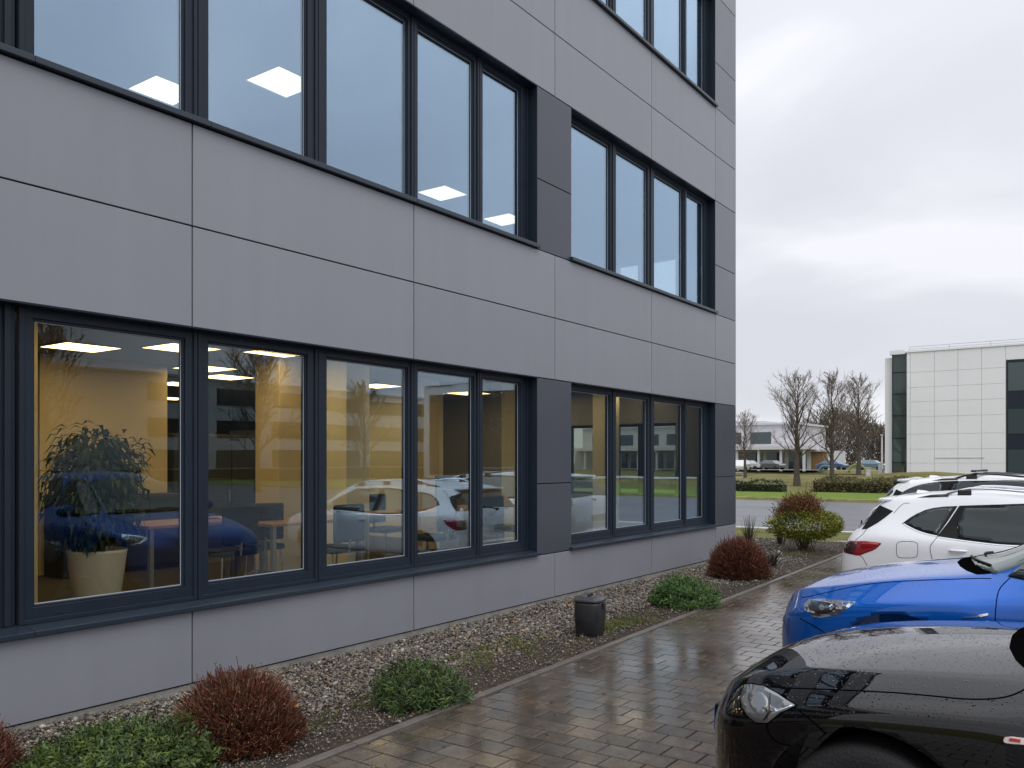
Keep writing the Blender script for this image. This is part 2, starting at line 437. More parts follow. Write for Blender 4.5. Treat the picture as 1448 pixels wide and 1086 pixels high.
def paver_mat():
    m, N, L, b = new_mat('wet_pavers')
    a = N.new('ShaderNodeAttribute'); a.attribute_name = 'tone'
    tc = N.new('ShaderNodeTexCoord')
    n = N.new('ShaderNodeTexNoise'); n.inputs['Scale'].default_value = 9; n.inputs['Detail'].default_value = 7; n.inputs['Roughness'].default_value = .65
    L.new(tc.outputs['Object'], n.inputs['Vector'])
    r = ramp(N, [(.3, (.6,.6,.6)), (.7, (1.35,1.3,1.25))]); L.new(n.outputs['Fac'], r.inputs[0])
    mu = N.new('ShaderNodeMixRGB'); mu.blend_type = 'MULTIPLY'; mu.inputs[0].default_value = 1
    L.new(a.outputs['Color'], mu.inputs[1]); L.new(r.outputs[0], mu.inputs[2]); L.new(mu.outputs[0], b.inputs['Base Color'])
    # standing water film in broad patches
    n2 = N.new('ShaderNodeTexNoise'); n2.inputs['Scale'].default_value = 1.1; n2.inputs['Detail'].default_value = 3
    L.new(tc.outputs['Object'], n2.inputs['Vector'])
    mr = N.new('ShaderNodeMapRange'); mr.inputs['From Min'].default_value = .38; mr.inputs['From Max'].default_value = .62
    mr.inputs['To Min'].default_value = .06; mr.inputs['To Max'].default_value = .21
    L.new(n2.outputs['Fac'], mr.inputs[0])
    n3 = N.new('ShaderNodeTexNoise'); n3.inputs['Scale'].default_value = 60; n3.inputs['Detail'].default_value = 5
    L.new(tc.outputs['Object'], n3.inputs['Vector'])
    m3 = N.new('ShaderNodeMath'); m3.operation = 'MULTIPLY_ADD'; m3.inputs[1].default_value = .07
    L.new(n3.outputs['Fac'], m3.inputs[0]); L.new(mr.outputs[0], m3.inputs[2])
    L.new(m3.outputs[0], b.inputs['Roughness'])
    bp = N.new('ShaderNodeBump'); bp.inputs['Strength'].default_value = .10; bp.inputs['Distance'].default_value = .004
    L.new(n3.outputs['Fac'], bp.inputs['Height']); L.new(bp.outputs[0], b.inputs['Normal'])
    b.inputs['Specular IOR Level'].default_value = .6
    return m
tag(np_mesh('paved_walkway', np.array(PV), np.array(PF), paver_mat(), np.array(PT)), kind='structure')
sheet('walkway_bedding', [(-1.5,.45),(9.3,.45),(9.3,2.2),(20.5,2.2),(20.5,KY(20.5)),(-1.5,KY(-1.5))], -.013, mat('wet_joint_sand', (.014,.012,.010), rough=.5, var=.3, scale=20))
# edging kerb between walkway and planting bed, in metre lengths
b = MB()
x = -1.5
while x < 20.5:
    b.v += [(x+.003,KY(x)+.003,-.08),(x+.997,KY(x+1)+.003,-.08),(x+.997,KY(x+1)+.068,-.08),(x+.003,KY(x)+.068,-.08),
            (x+.003,KY(x)+.003,.012),(x+.997,KY(x+1)+.003,.012),(x+.997,KY(x+1)+.068,.012),(x+.003,KY(x)+.068,.012)]
    i = len(b.v)-8
    b.f += [(i,i+3,i+2,i+1),(i+4,i+5,i+6,i+7),(i,i+1,i+5,i+4),(i+1,i+2,i+6,i+5),(i+2,i+3,i+7,i+6),(i+3,i,i+4,i+7)]; b.m += [0]*6
    x += 1
tag(b.build('edging_kerb', M_KERB, bevel=.006), kind='structure')
# planting bed soil, slightly uneven
nx, ny = 220, 26
gx = np.linspace(-1.5, 18.3, nx); gt = np.linspace(0, 1, ny)
X = np.repeat(gx[:,None], ny, 1); Y = (KY(gx)+.066)[:,None] + gt[None,:]*(np.where(gx<14.1, 5.44, 5.44+(gx-14.1)*.9)-(KY(gx)+.066))[:,None]
Z = -.006 + .012*np.sin(X*2.3+Y*5)*np.sin(Y*3.1-X*1.1) + rng.normal(0,.003,X.shape)
Z[:,0] = -.01
idx = np.arange(nx*ny).reshape(nx, ny)
Fq = np.stack([idx[:-1,:-1], idx[1:,:-1], idx[1:,1:], idx[:-1,1:]], -1).reshape(-1, 4)
tag(np_mesh('planting_bed', np.stack([X,Y,Z],-1).reshape(-1,3), Fq, M_EARTH, smooth=True), kind='structure')

# pebbles
ico = bmesh.new(); bmesh.ops.create_icosphere(ico, subdivisions=1, radius=1.0)
IV = np.array([v.co[:] for v in ico.verts]); IF = np.array([[v.index for v in f.verts] for f in ico.faces]); ico.free()
def pebbles(n, seed):
    g = np.random.default_rng(seed)
    t = g.random(n)
    px = 1.0*np.exp(t*math.log(18.2/1.0)) + g.uniform(-.05,.05,n)
    u = g.random(n)**.8
    lo = KY(px)+.075; hi = np.where(px<14.05, 5.40, 5.40+(px-14.05)*.9)
    py = lo + u*(hi-lo)
    # barer soil along the kerb side
    keep = g.random(n) < np.clip(.62 + .9*u + .30*np.sin(px*1.7)*np.sin(px*.6+1), .58, 1)
    keep |= (px < 2.9)
    px, py, u = px[keep], py[keep], u[keep]; n = len(px)
    s = g.lognormal(math.log(.0078), .42, n)*np.clip(.75+px*.035, .85, 1.45)
    s = np.clip(s*np.where(u < .35, .62, 1.0)*np.where(g.random(n) < .25, .6, 1), .003, .024)
    ax = np.stack([s*g.uniform(.9,1.7,n), s*g.uniform(.75,1.1,n), s*g.uniform(.45,.8,n)], -1)
    an = g.uniform(0, math.pi, n); ti = g.normal(0, .35, n)
    base = IV[None]*(1+g.normal(0,.13,(n,len(IV),1)))
    V = base*ax[:,None,:]
    c, s_ = np.cos(ti), np.sin(ti)
    V = np.stack([V[...,0]*c[:,None]+V[...,2]*s_[:,None], V[...,1], -V[...,0]*s_[:,None]+V[...,2]*c[:,None]], -1)
    c, s_ = np.cos(an), np.sin(an)
    V = np.stack([V[...,0]*c[:,None]-V[...,1]*s_[:,None], V[...,0]*s_[:,None]+V[...,1]*c[:,None], V[...,2]], -1)
    z = ax[:,2]*g.uniform(.2,.9,n) + .004 + .012*np.sin(px*2.3+py*5)*np.sin(py*3.1-px*1.1) + np.clip(u-.86,0,1)*.22
    V += np.stack([px,py,z],-1)[:,None,:]
    pal = np.array([(.20,.185,.165),(.13,.115,.10),(.28,.265,.24),(.09,.082,.078),(.17,.135,.10),(.42,.40,.36),(.30,.17,.08),(.06,.056,.056),(.22,.20,.17)])
    p = np.array([.22,.2,.10,.13,.14,.035,.025,.10,.05]); p /= p.sum()
    col = pal[g.choice(len(pal), n, p=p)]*g.uniform(.7,1.25,(n,1))*np.array([1.04,1.0,.92])
    T = np.repeat(col[:,None,:], len(IV), 1)
    Fc = IF[None] + (np.arange(n)*len(IV))[:,None,None]
    return V.reshape(-1,3), Fc.reshape(-1,3), T.reshape(-1,3)
V_, F_, T_ = pebbles(84000, 11)
tag(np_mesh('gravel', V_, F_, mat_attr('wet_pebble', rough=.45, spec=.45), T_, smooth=True), 'brown and grey pebbles spread over the planting bed', 'gravel', kind='stuff')

# ------------------------------------------------------------------ the office block
FY = 5.36                    # cladding face
GY = 5.52                    # glass plane
office = tag(empty('office_building', (14.05, FY, 0)), 'dark grey panel-clad office block with long slate-framed window bands', 'office building')
def opart(mb, name, m, parent=office, bevel=0):
    o = mb.build(name, m, None, bevel=bevel)
    o.parent = parent
    o.matrix_parent_inverse = Matrix.Translation(-Vector((14.05, FY, 0)))
    return o
def sub(mb, name, m, parent, bevel=0, smooth=False):
    """child of a part whose mesh is written in the same coordinates"""
    return mb.build(name, m, parent, bevel=bevel, smooth=smooth)

XC = [-8.2, -5.9, -3.5, -1.15, 1.22, 3.575, 5.90, 8.33, 10.84, 13.15, 14.05]
ROWS = [(.085,.600),(2.616,3.336),(3.336,4.067),(5.916,6.653),(6.653,7.43),(9.28,9.98),(9.98,10.7)]
J = .0055
b = MB(); bk = MB()
for z0, z1 in ROWS:
    for i in range(len(XC)-1):
        e = J if i < len(XC)-2 else 0
        b.box(XC[i]+J, XC[i+1]-e, FY, FY+.028, z0+J, z1-J)
opart(b, 'cladding', M_CLAD, bevel=.0025)
WROWS = [(.600, 2.616, 1.41), (4.067, 5.916, 4.87), (7.43, 9.28, 8.17)]
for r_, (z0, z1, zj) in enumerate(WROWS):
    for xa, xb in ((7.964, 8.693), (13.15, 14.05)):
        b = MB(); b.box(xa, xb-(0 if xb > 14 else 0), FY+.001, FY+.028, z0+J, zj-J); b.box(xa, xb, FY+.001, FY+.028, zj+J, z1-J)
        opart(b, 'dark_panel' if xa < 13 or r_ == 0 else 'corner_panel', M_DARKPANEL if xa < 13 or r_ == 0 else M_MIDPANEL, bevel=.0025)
# backing wall behind the panels, with openings for the window bands
for z0, z1 in [(0.0,.600),(2.616,4.067),(5.916,7.43),(9.28,10.7)]:
    bk.box(-8.2, 14.035, FY+.034, FY+.30, z0, z1)
for z0, z1, zj in WROWS:
    bk.box(7.975, 8.682, FY+.034, FY+.29, z0, z1); bk.box(13.161, 14.035, FY+.034, FY+.29, z0, z1)
    bk.box(-8.2, 1.0, FY+.034, FY+.29, z0, z1)
opart(bk, 'wall_backing', M_JOINT)
b = MB(); b.box(-8.2, 14.02, FY+.012, FY+.0335, -.1, .078); opart(b, 'plinth', M_PLINTH)
# reveal linings (jamb and soffit of each band)
b = MB()
for z0, z1, zj in WROWS:
    for xa, xb in ((1.0, 7.964), (8.693, 13.15)):
        b.box(xa, xb, FY+.004, FY+.20, z1-.004, z1+.004)
        b.box(xb-.004, xb+.010, FY+.004, FY+.20, z0, z1-.005); b.box(xa-.010, xa+.004, FY+.004, FY+.20, z0, z1-.005)
opart(b, 'reveal_lining', M_FRAME)
# end wall (faces +X) with one glazed opening per storey, and the far walls
b = MB()
EW = [(1.05,2.35),(4.35,5.30),(7.65,8.60)]
zs = 0.0
for (za, zb) in EW:
    b.box(13.80, 14.05, 5.67, 18, zs, za); b.box(13.80, 14.05, 5.67, 6.35, za, zb); b.box(13.80, 14.05, 8.6, 18, za, zb); zs = zb
b.box(13.80, 14.05, 5.67, 18, zs, 10.7)
b.box(14.02, 14.05, FY+.004, 5.669, 0.0, 10.7)
opart(b, 'end_wall', M_CLAD)
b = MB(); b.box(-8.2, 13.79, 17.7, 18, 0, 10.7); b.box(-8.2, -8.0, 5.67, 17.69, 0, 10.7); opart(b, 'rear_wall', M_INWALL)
b = MB(); b.box(-8.3, 14.1, FY-.03, 18.05, 10.7, 10.85); opart(b, 'parapet', M_FRAME)
# slabs
b = MB()
for za, zb in ((.05,.30),(3.40,3.62),(6.72,6.95)):
    b.box(-7.99, 13.79, 5.67, 17.69, za, zb)
opart(b, 'floor_slab', M_CARPET)
b = MB()
for za, zb in ((2.96,3.0),(6.29,6.33),(9.6,9.64)):
    b.box(-7.99, 13.79, 5.68, 17.69, za, zb)
opart(b, 'ceiling', M_CEIL)
b = MB()
for za, zb in ((3.62,6.28),(6.95,9.59)): b.box(-7.9, 13.7, 12.5, 12.6, za, zb)
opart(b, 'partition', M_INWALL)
b = MB(); b.box(4.95, 6.62, 10.5, 10.62, .301, 2.958); opart(b, 'ochre_partition', M_INWALL2)
b = MB(); b.box(11.2, 11.32, 9.6, 12.2, .301, 2.95); opart(b, 'cream_partition', M_COLUMN)
for (cx_, cy_, s_, mm) in [(7.55,8.0,.40,M_COLUMN),(7.02,8.62,.46,M_INWALL2),(3.42,7.75,.30,M_INWALL2),(11.35,8.05,.36,M_COLUMN),(12.9,7.25,.34,M_COLUMN),(9.95,8.9,.42,M_INWALL2)]:
    b = MB(); b.box(cx_-s_/2, cx_+s_/2, cy_-s_/2, cy_+s_/2, .301, 2.958); opart(b, 'column', mm, bevel=.01)

# windows: one unit per light; frame > pane
UN1 = [(2.455,3.695,2.546,3.601),(3.695,4.838,3.788,4.734),(4.838,6.024,4.942,5.954),(6.024,7.042,6.093,6.967),(7.042,7.955,7.114,7.816)]
UN2 = [(8.70,9.956,8.80,9.879),(9.956,11.072,10.033,10.97),(11.072,12.236,11.173,12.171),(12.236,13.142,12.301,12.988)]
def window_unit(xa, xb, ga, gb, fz0, fz1, gz0, gz1):
    b = MB(); g = .004
    xa, xb = xa+g, xb-g
    y0, y1 = GY-.035, GY+.05
    b.box(xa, ga, y0, y1, fz0, fz1); b.box(gb, xb, y0, y1, fz0, fz1)
    b.box(ga, gb, y0, y1, fz0, gz0); b.box(ga, gb, y0, y1, gz1, fz1)
    # raised outer rim and glazing bead
    r = .028
    b.box(xa, xa+r, y0-.014, y0-.0005, fz0, fz1); b.box(xb-r, xb, y0-.014, y0-.0005, fz0, fz1)
    b.box(xa+r, xb-r, y0-.0135, y0-.0005, fz0, fz0+r); b.box(xa+r, xb-r, y0-.0135, y0-.0005, fz1-r, fz1)
    q = .014
    b.box(ga, ga+q, GY-.022, GY-.0005, gz0, gz1); b.box(gb-q, gb, GY-.022, GY-.0005, gz0, gz1)
    b.box(ga+q, gb-q, GY-.022, GY-.0005, gz0, gz0+q); b.box(ga+q, gb-q, GY-.022, GY-.0005, gz1-q, gz1)
    # drain caps on the bottom rail
    for t in (.14, .86):
        cx_ = ga+(gb-ga)*t
        b.box(cx_-.016, cx_+.016, y0-.006, y0-.0005, fz0+.045, fz0+.055)
    f = opart(b, 'window', M_FRAME, bevel=.003)
    p = MB(); p.box(ga+.002, gb-.002, GY, GY+.010, gz0+.002, gz1-.002)
    a0, a1, c0, c1, w_ = ga+q+.001, gb-q-.001, gz0+q+.001, gz1-q-.001, .006
    for bx in ((a0,a0+w_,c0,c1),(a1-w_,a1,c0,c1),(a0+w_,a1-w_,c0,c0+w_),(a0+w_,a1-w_,c1-w_,c1)):
        p.box(bx[0], bx[1], GY-.003, GY-.0005, bx[2], bx[3], 1)
    sub(p, 'pane', [M_PANE if gz0 < 2 else M_PANE_UP, M_GASKET], f)
for r_, (z0, z1, zj) in enumerate(WROWS):
    for xa, xb, ga, gb in UN1+UN2:
        if r_ == 0: window_unit(xa, xb, ga, gb, .655, z1+.03, .755, z1-.064)
        else: window_unit(xa, xb, ga, gb, z0-.03, z1+.03, z0+.072, z1-.064)
    # blank ribbed panel left of the first light
    b = MB()
    b.box(.9, 2.447, GY-.02, GY+.05, z0-.0 if r_ else .655, z1+.03)
    for xr, w_ in ((2.412,.035),(2.332,.02),(2.05,.02),(1.6,.02),(1.2,.02)):
        b.box(xr-w_, xr, GY-.045, GY-.0205, z0+.06, z1+.03)
    opart(b, 'blank_panel', M_FRAME, bevel=.003)
    for xa, xb in ((.7, 7.972), (8.655, 13.168)):
        zt = z0+.055 if r_ == 0 else z0+.062
        b = MB()
        joints = [xa]+[c for c in (2.48, 3.70, 5.9, 7.05, 10.3, 11.7) if xa < c < xb]+[xb]
        for i in range(len(joints)-1):
            a0, a1 = joints[i]+.0015, joints[i+1]-.0015
            j = len(b.v)
            yf = FY-.045
            b.v += [(a0,yf,z0+.004),(a1,yf,z0+.004),(a1,GY-.03,z0+.004),(a0,GY-.03,z0+.004),(a0,yf,zt-.018),(a1,yf,zt-.018),(a1,GY-.03,zt),(a0,GY-.03,zt)]
            b.f += [(j,j+3,j+2,j+1),(j+4,j+5,j+6,j+7),(j,j+1,j+5,j+4),(j+1,j+2,j+6,j+5),(j+2,j+3,j+7,j+6),(j+3,j,j+4,j+7)]; b.m += [0]*6
        opart(b, 'window_sill', M_SILL, bevel=.003)
# end-wall windows
for za, zb in EW:
    b = MB(); g = .05
    for ya, yb in ((6.35,7.08),(7.09,7.58),(7.62,8.6)):
        b.box(13.88, 13.95, ya, ya+g, za, zb); b.box(13.88, 13.95, yb-g, yb, za, zb)
        b.box(13.88, 13.95, ya+g, yb-g, za, za+g); b.box(13.88, 13.95, ya+g, yb-g, zb-g, zb)
    f = opart(b, 'end_window', M_FRAME)
    p = MB(); p.box(13.91, 13.92, 6.36, 8.59, za, zb); sub(p, 'pane', mat_pane('clear_window_glass', (.9,.95,1), (.9,.95,.95), base=.08, wave=0), f)

# ceiling lights (things hung in the ceiling grid)
def ceiling_light(x, y, z, label, group):
    b = MB(); s = .30
    b.box(x-s, x+s, y-s, y+s, z-.022, z-.004, 0)
    for (xa,xb,ya,yb) in ((x-s-.012,x-s-.0005,y-s-.012,y+s+.012),(x+s+.0005,x+s+.012,y-s-.012,y+s+.012),(x-s,x+s,y-s-.012,y-s-.0005),(x-s,x+s,y+s+.0005,y+s+.012)):
        b.box(xa, xb, ya, yb, z-.024, z-.001, 1)
    tag(b.build('ceiling_light', [M_LIGHT if z < 4 else M_LIGHT_UP, M_CHROME]), label, 'ceiling light', group)
G1 = 'lit square ceiling panels behind the upper windows'
ceiling_light(6.05, 9.65, 6.29, 'lit square ceiling panel low in the leftmost upper window', G1)
ceiling_light(6.75, 8.27, 6.29, 'lit square ceiling panel in the second upper window pane', G1)
ceiling_light(11.14, 9.46, 6.29, 'lit square ceiling panel low in the fourth upper window pane', G1)
ceiling_light(13.05, 9.52, 6.29, 'small clipped lit ceiling panel in the narrow fifth upper pane', G1)
G0 = 'lit square ceiling panels of the ground floor office'
for (x, y) in [(4.90,9.45),(8.15,9.45),(4.90,12.0),(8.15,12.6),(11.9,10.6),(8.45,7.3),(11.9,7.1),(1.6,7.4),(-1.2,9.45),(10.4,12.6),(9.9,10.9),(12.9,9.0),(-3.5,7.4),(9.9,7.3),(13.1,6.9),(5.6,8.6),(4.90,15.6),(8.15,15.6),(1.6,12.0),(1.6,15.6),(-1.6,12.0),(6.5,14.2),(9.9,15.6),(7.0,10.2),(.4,6.9),(2.2,6.9),(3.9,6.9),(5.6,6.6),(3.2,8.6),(6.5,8.0),(7.9,11.0),(12.6,8.2),(10.3,10.2),(12.4,9.9)]:  # includes panels added out of view behind the window head to light the room
    lab = {(4.90,9.45): 'largest lit ceiling panel above the potted plant behind the glass'}.get((x,y), 'smaller lit ceiling panel in the ground floor office, some added unseen for light')
    ceiling_light(x, y, 2.96, lab, None if (x,y)==(4.90,9.45) else G0)

# ------------------------------------------------------------------ office furniture seen through the ground floor glass
def desk(x, y, rz, w, d, label):
    t = tag(empty('desk', (x, y, .30), rz), label, 'desk', 'wooden desks behind the ground floor glass')
    b = MB(); b.box(-w/2, w/2, -d/2, d/2, .705, .735); b.build('desk_top', M_WOOD, t, bevel=.004)
    for sx in (-1, 1):
        for sy in (-1, 1):
            b = MB(); b.box(sx*(w/2-.06)-.022, sx*(w/2-.06)+.022, sy*(d/2-.06)-.022, sy*(d/2-.06)+.022, 0.002, .7045)
            b.build('leg', M_STEEL, t)
    return t
def chair(x, y, rz, label):
    t = tag(empty('office_chair', (x, y, .30), rz), label, 'chair', 'dark chairs at the desks behind the glass')
    b = MB(); b.box(-.23,.23,-.22,.22,.42,.48); b.build('seat', M_NAVY, t, bevel=.02)
    b = MB(); b.box(-.21,.21,.19,.235,.53,.92); b.build('backrest', M_NAVY, t, bevel=.02)
    for sx in (-1,1):
        for sy in (-1,1):
            b = MB(); b.tube([(sx*.19,sy*.18,.425),(sx*.22,sy*.21,.002)], .011, 6); b.build('leg', M_STEEL, t)
    b = MB(); b.tube([(0,.21,.42),(0,.225,.56)], .016, 6); b.build('back_post', M_STEEL, t)
    return t
desk(5.35, 8.05, 0.05, 1.5, .75, 'wooden desk right of the white planter')
desk(6.15, 7.25, 0.0, 1.3, .7, 'wooden desk in front of the golden column')
desk(8.55, 7.35, 0.0, 2.1, .8, 'long wooden table right of the pale column')
desk(2.95, 7.6, 0.0, .8, .7, 'dark wooden desk at the far left behind the glass')
chair(5.3, 7.35, math.pi, 'dark chair nearest the white planter'); chair(5.85, 7.6, 2.9, 'dark chair between two desks')
chair(6.15, 6.7, math.pi, 'dark chair in front of the golden column'); chair(7.75, 6.75, 3.3, 'dark chair beside the pale column')
chair(8.7, 6.75, math.pi, 'dark chair at the middle of the long table'); chair(9.45, 6.7, 3.0, 'dark chair at the right end of the long table')
chair(8.3, 8.05, 0, 'dark chair behind the long table')
def monitor(x, y, rz, label):
    t = tag(empty('monitor', (x, y, 1.035), rz), label, 'monitor')
    b = MB(); b.box(-.27,.27,-.015,.015,.11,.44); b.build('screen', M_CAB, t, bevel=.006)
    b = MB(); b.box(-.02,.02,.016,.04,.01,.2); b.box(-.12,.12,-.08,.08,0.001,.009); b.build('stand', M_CAB, t)
monitor(5.6, 8.15, .1, 'dark monitor on the desk right of the planter')
monitor(8.9, 7.45, 0, 'dark monitor on the long wooden table')
def cabinet(x0, x1, y0, y1, z1, label):
    t = tag(empty('cabinet', ((x0+x1)/2, (y0+y1)/2, .30)), label, 'cabinet')
    w, d = (x1-x0)/2, (y1-y0)/2
    b = MB(); b.box(-w, w, -d, d, .002, z1); b.build('case', M_CAB, t, bevel=.006)
    n = max(1, round((x1-x0)/.5))
    for i in range(n):
        b = MB(); b.box(-w+2*w*i/n+.006, -w+2*w*(i+1)/n-.006, -d-.018, -d-.001, .06, z1-.02); door = b.build('door', M_CAB, t, bevel=.003)
        b = MB(); b.box(-w+2*w*(i+1)/n-.05, -w+2*w*(i+1)/n-.035, -d-.035, -d-.019, z1*.5-.08, z1*.5+.08); b.build('handle', M_STEEL, door)
cabinet(6.7, 8.1, 10.5, 11.0, 1.75, 'tall dark cabinet behind the desks left of the golden column')
cabinet(2.2, 3.05, 10.2, 10.7, 2.3, 'tall dark cabinet at the left edge of the office')
cabinet(4.95, 6.55, 9.95, 10.4, .95, 'low dark sideboard against the ochre wall behind the planter')
cabinet(9.2, 10.9, 12.2, 12.7, 1.9, 'dark cabinet at the back right of the office')

def leaf_np(P, D, U, Ln, Wd, curl, tone):
    """many bent leaves: base P, direction D, up U, length, width -> 2 quads each (ridge folded)"""
    n = len(P)
    D = D/np.linalg.norm(D,axis=1,keepdims=True)
    S = np.cross(D, U); S /= np.maximum(np.linalg.norm(S,axis=1,keepdims=True),1e-6)
    Nn = np.cross(S, D)
    L_, W_ = Ln[:,None], Wd[:,None]
    a = P; mid = P + D*L_*.5 + Nn*(L_*.10*curl[:,None]); tip = P + D*L_ - Nn*(L_*.35*curl[:,None])
    l = P + D*L_*.48 + S*W_*.5 + Nn*(L_*.16*curl[:,None]); r = P + D*L_*.48 - S*W_*.5 + Nn*(L_*.16*curl[:,None])
    V = np.stack([a, l, mid, r, tip], 1)
    F = np.array([[0,2,1],[0,3,2],[1,2,4],[2,3,4]])
    Fc = F[None] + (np.arange(n)*5)[:,None,None]
    T = np.repeat(tone[:,None,:], 5, 1)
    return V.reshape(-1,3), Fc.reshape(-1,3), T.reshape(-1,3)
def rand_unit(g, n):
    v = g.normal(size=(n,3)); return v/np.linalg.norm(v,axis=1,keepdims=True)

# potted plant
pp = tag(empty('potted_plant', (4.25, 7.90, .30), 0), 'leafy green plant in a tall white planter behind the first window', 'potted plant')
b = MB(); b.lathe([(.19,.002),(.20,.02),(.262,.50),(.268,.53),(.25,.53),(.24,.49)], 32); b.build('pot', M_POT, pp, smooth=True)
b = MB(); b.lathe([(.23,.47),(.236,.485),(.01,.495)], 24); b.build('soil', M_SOIL, pp)
b = MB()
g = np.random.default_rng(5)
tips = []
for i in range(26):
    a = g.uniform(0, 2*math.pi); sp = g.uniform(.12,.48); top = g.uniform(.85,1.62)
    p0 = (g.uniform(-.05,.05), g.uniform(-.05,.05), .48); p1 = (.25*sp*math.cos(a), .25*sp*math.sin(a), .48+.5*(top-.48)); p2 = (sp*math.cos(a), sp*math.sin(a), top)
    b.tube([p0,p1,p2], [.014,.010,.004], 5); tips.append((p0,p1,p2))
b.build('stem', M_BARK, pp)
n = 2600
d_ = rand_unit(g,n); rr = g.random(n)**.42
bump_ = 1+.16*np.sin(d_[:,0]*5+1)*np.sin(d_[:,2]*4+2)+.10*np.sin(d_[:,1]*9)
P = d_*np.array([.40,.40,.56])*(rr*bump_)[:,None]+np.array([0,0,1.12])
D = d_*np.array([1,1,.5])+np.array([0,0,-.55])+g.normal(0,.35,(n,3))
tone = np.array([.018,.045,.012])*g.uniform(.45,1.9,(n,1))
V_,F_,T_ = leaf_np(P, D, np.tile([0,0,1.],(n,1)), g.uniform(.10,.17,n), g.uniform(.035,.058,n), g.uniform(.5,1.3,n), tone)
np_mesh('foliage', V_, F_, M_LEAF, T_, parent=pp)

# ------------------------------------------------------------------ cars
# car space: x across, y forward (nose or tail at y=0, the rest at -u), z up; built once, then placed
def sec(u, w, zc, xe, ze, xb, zb, zs, zm, zl, zu, crown=.35):
    """half section: roof/bonnet centre, crown, edge, belt, shoulder, side, lower side, sill, underside"""
    return (u, [(0, zc), (xe*.55, zc-(zc-ze)*crown), (xe, ze), (xb, zb), (w, zs), (w*1.005, zm), (w*.985, zl), (w*.9, zu), (0, zu)])

def loft(stations, levels=3, creases=None):
    """closed smooth body from half sections; returns an evaluated mesh"""
    n = len(stations[0][1]); ring = 2*n-2
    bm = bmesh.new(); V = []
    for u, pts in stations:
        row = [bm.verts.new((x, -u, z)) for x, z in pts]
        row += [bm.verts.new((-x, -u, z)) for x, z in reversed(pts[1:-1])]
        V.append(row)
    for i in range(len(V)-1):
        for j in range(ring):
            k2 = (j+1) % ring
            bm.faces.new((V[i][j], V[i][k2], V[i+1][k2], V[i+1][j]))
    for row, sg in ((V[0], 1), (V[-1], -1)):
        # cap as a strip of quads across the car
        for j in range(n-1):
            a, b_ = row[j], row[j+1]
            a2, b2 = row[(ring-j) % ring], row[(ring-j-1) % ring]
            vs = []
            for q in ((a, b_, b2, a2) if sg > 0 else (a2, b2, b_, a)):
                if q not in vs: vs.append(q)
            if len(vs) > 2:
                try: bm.faces.new(vs)
                except ValueError: pass
    bmesh.ops.recalc_face_normals(bm, faces=bm.faces)
    if creases:
        cl = bm.edges.layers.float.new('crease_edge')
        for (j, ia, ib, wgt) in creases:
            for i in range(ia, min(ib, len(V)-1)):
                for jj in (j, (ring-j) % ring):
                    e = bm.edges.get((V[i][jj], V[i+1][jj]))
                    if e: e[cl] = wgt
    me = bpy.data.meshes.new('cage'); bm.to_mesh(me); bm.free()
    o = bpy.data.objects.new('cage', me); COL.objects.link(o)
    m = o.modifiers.new('s', 'SUBSURF'); m.levels = levels; m.render_levels = levels
    out = evaluated(o); bpy.data.objects.remove(o); bpy.data.meshes.remove(me)
    return out

def evaluated(o):
    bpy.context.view_layer.update()
    dg = bpy.context.evaluated_depsgraph_get()
    return bpy.data.meshes.new_from_object(o.evaluated_get(dg))

def cut_arches(me, centres, rad, half_w, depth):
    """wheel wells: cylinders subtracted from both flanks, lined in black"""
    o = bpy.data.objects.new('tmp', me); COL.objects.link(o)
    cut = MB()
    for (cy, cz) in centres:
        for sx in (-1, 1):
            i0 = len(cut.v); n = 48
            xa, xb = sx*(half_w-depth), sx*(half_w+.3)
            for xx in (xa, xb):
                for q in range(n):
                    an = 2*math.pi*q/n
                    cut.v.append((xx, cy+rad*math.cos(an), cz+rad*math.sin(an)))
            for q in range(n):
                q2 = (q+1) % n
                cut.f.append((i0+q, i0+q2, i0+n+q2, i0+n+q)); cut.m.append(0)
            cut.f.append(tuple(i0+q for q in reversed(range(n)))); cut.m.append(0)
            cut.f.append(tuple(i0+n+q for q in range(n))); cut.m.append(0)
    c = cut.build('tmp_cut', M_TRIM)
    bm = bmesh.new(); bm.from_mesh(c.data); bmesh.ops.recalc_face_normals(bm, faces=bm.faces); bm.to_mesh(c.data); bm.free()
    md = o.modifiers.new('b', 'BOOLEAN'); md.operation = 'DIFFERENCE'; md.object = c; md.solver = 'EXACT'
    out = evaluated(o)
    bpy.data.objects.remove(o); bpy.data.objects.remove(c)
    # line the wells: faces lying on a cutter
    for p in out.polygons:
        x, y, z = p.center
        lined = False
        for (cy, cz) in centres:
            d = math.hypot(y-cy, z-cz)
            if d < rad*1.012 and abs(x) > half_w-depth-.01 and (abs(d-rad) < rad*.02 and abs(p.normal.x) < .3 or abs(abs(x)-(half_w-depth)) < .004):
                lined = True
        p.material_index = 1 if lined else 0
        p.use_smooth = not lined
    return out

def hit(bvh, o, d):
    h = bvh.ray_cast(Vector(o), Vector(d))
    return h[0], h[1]

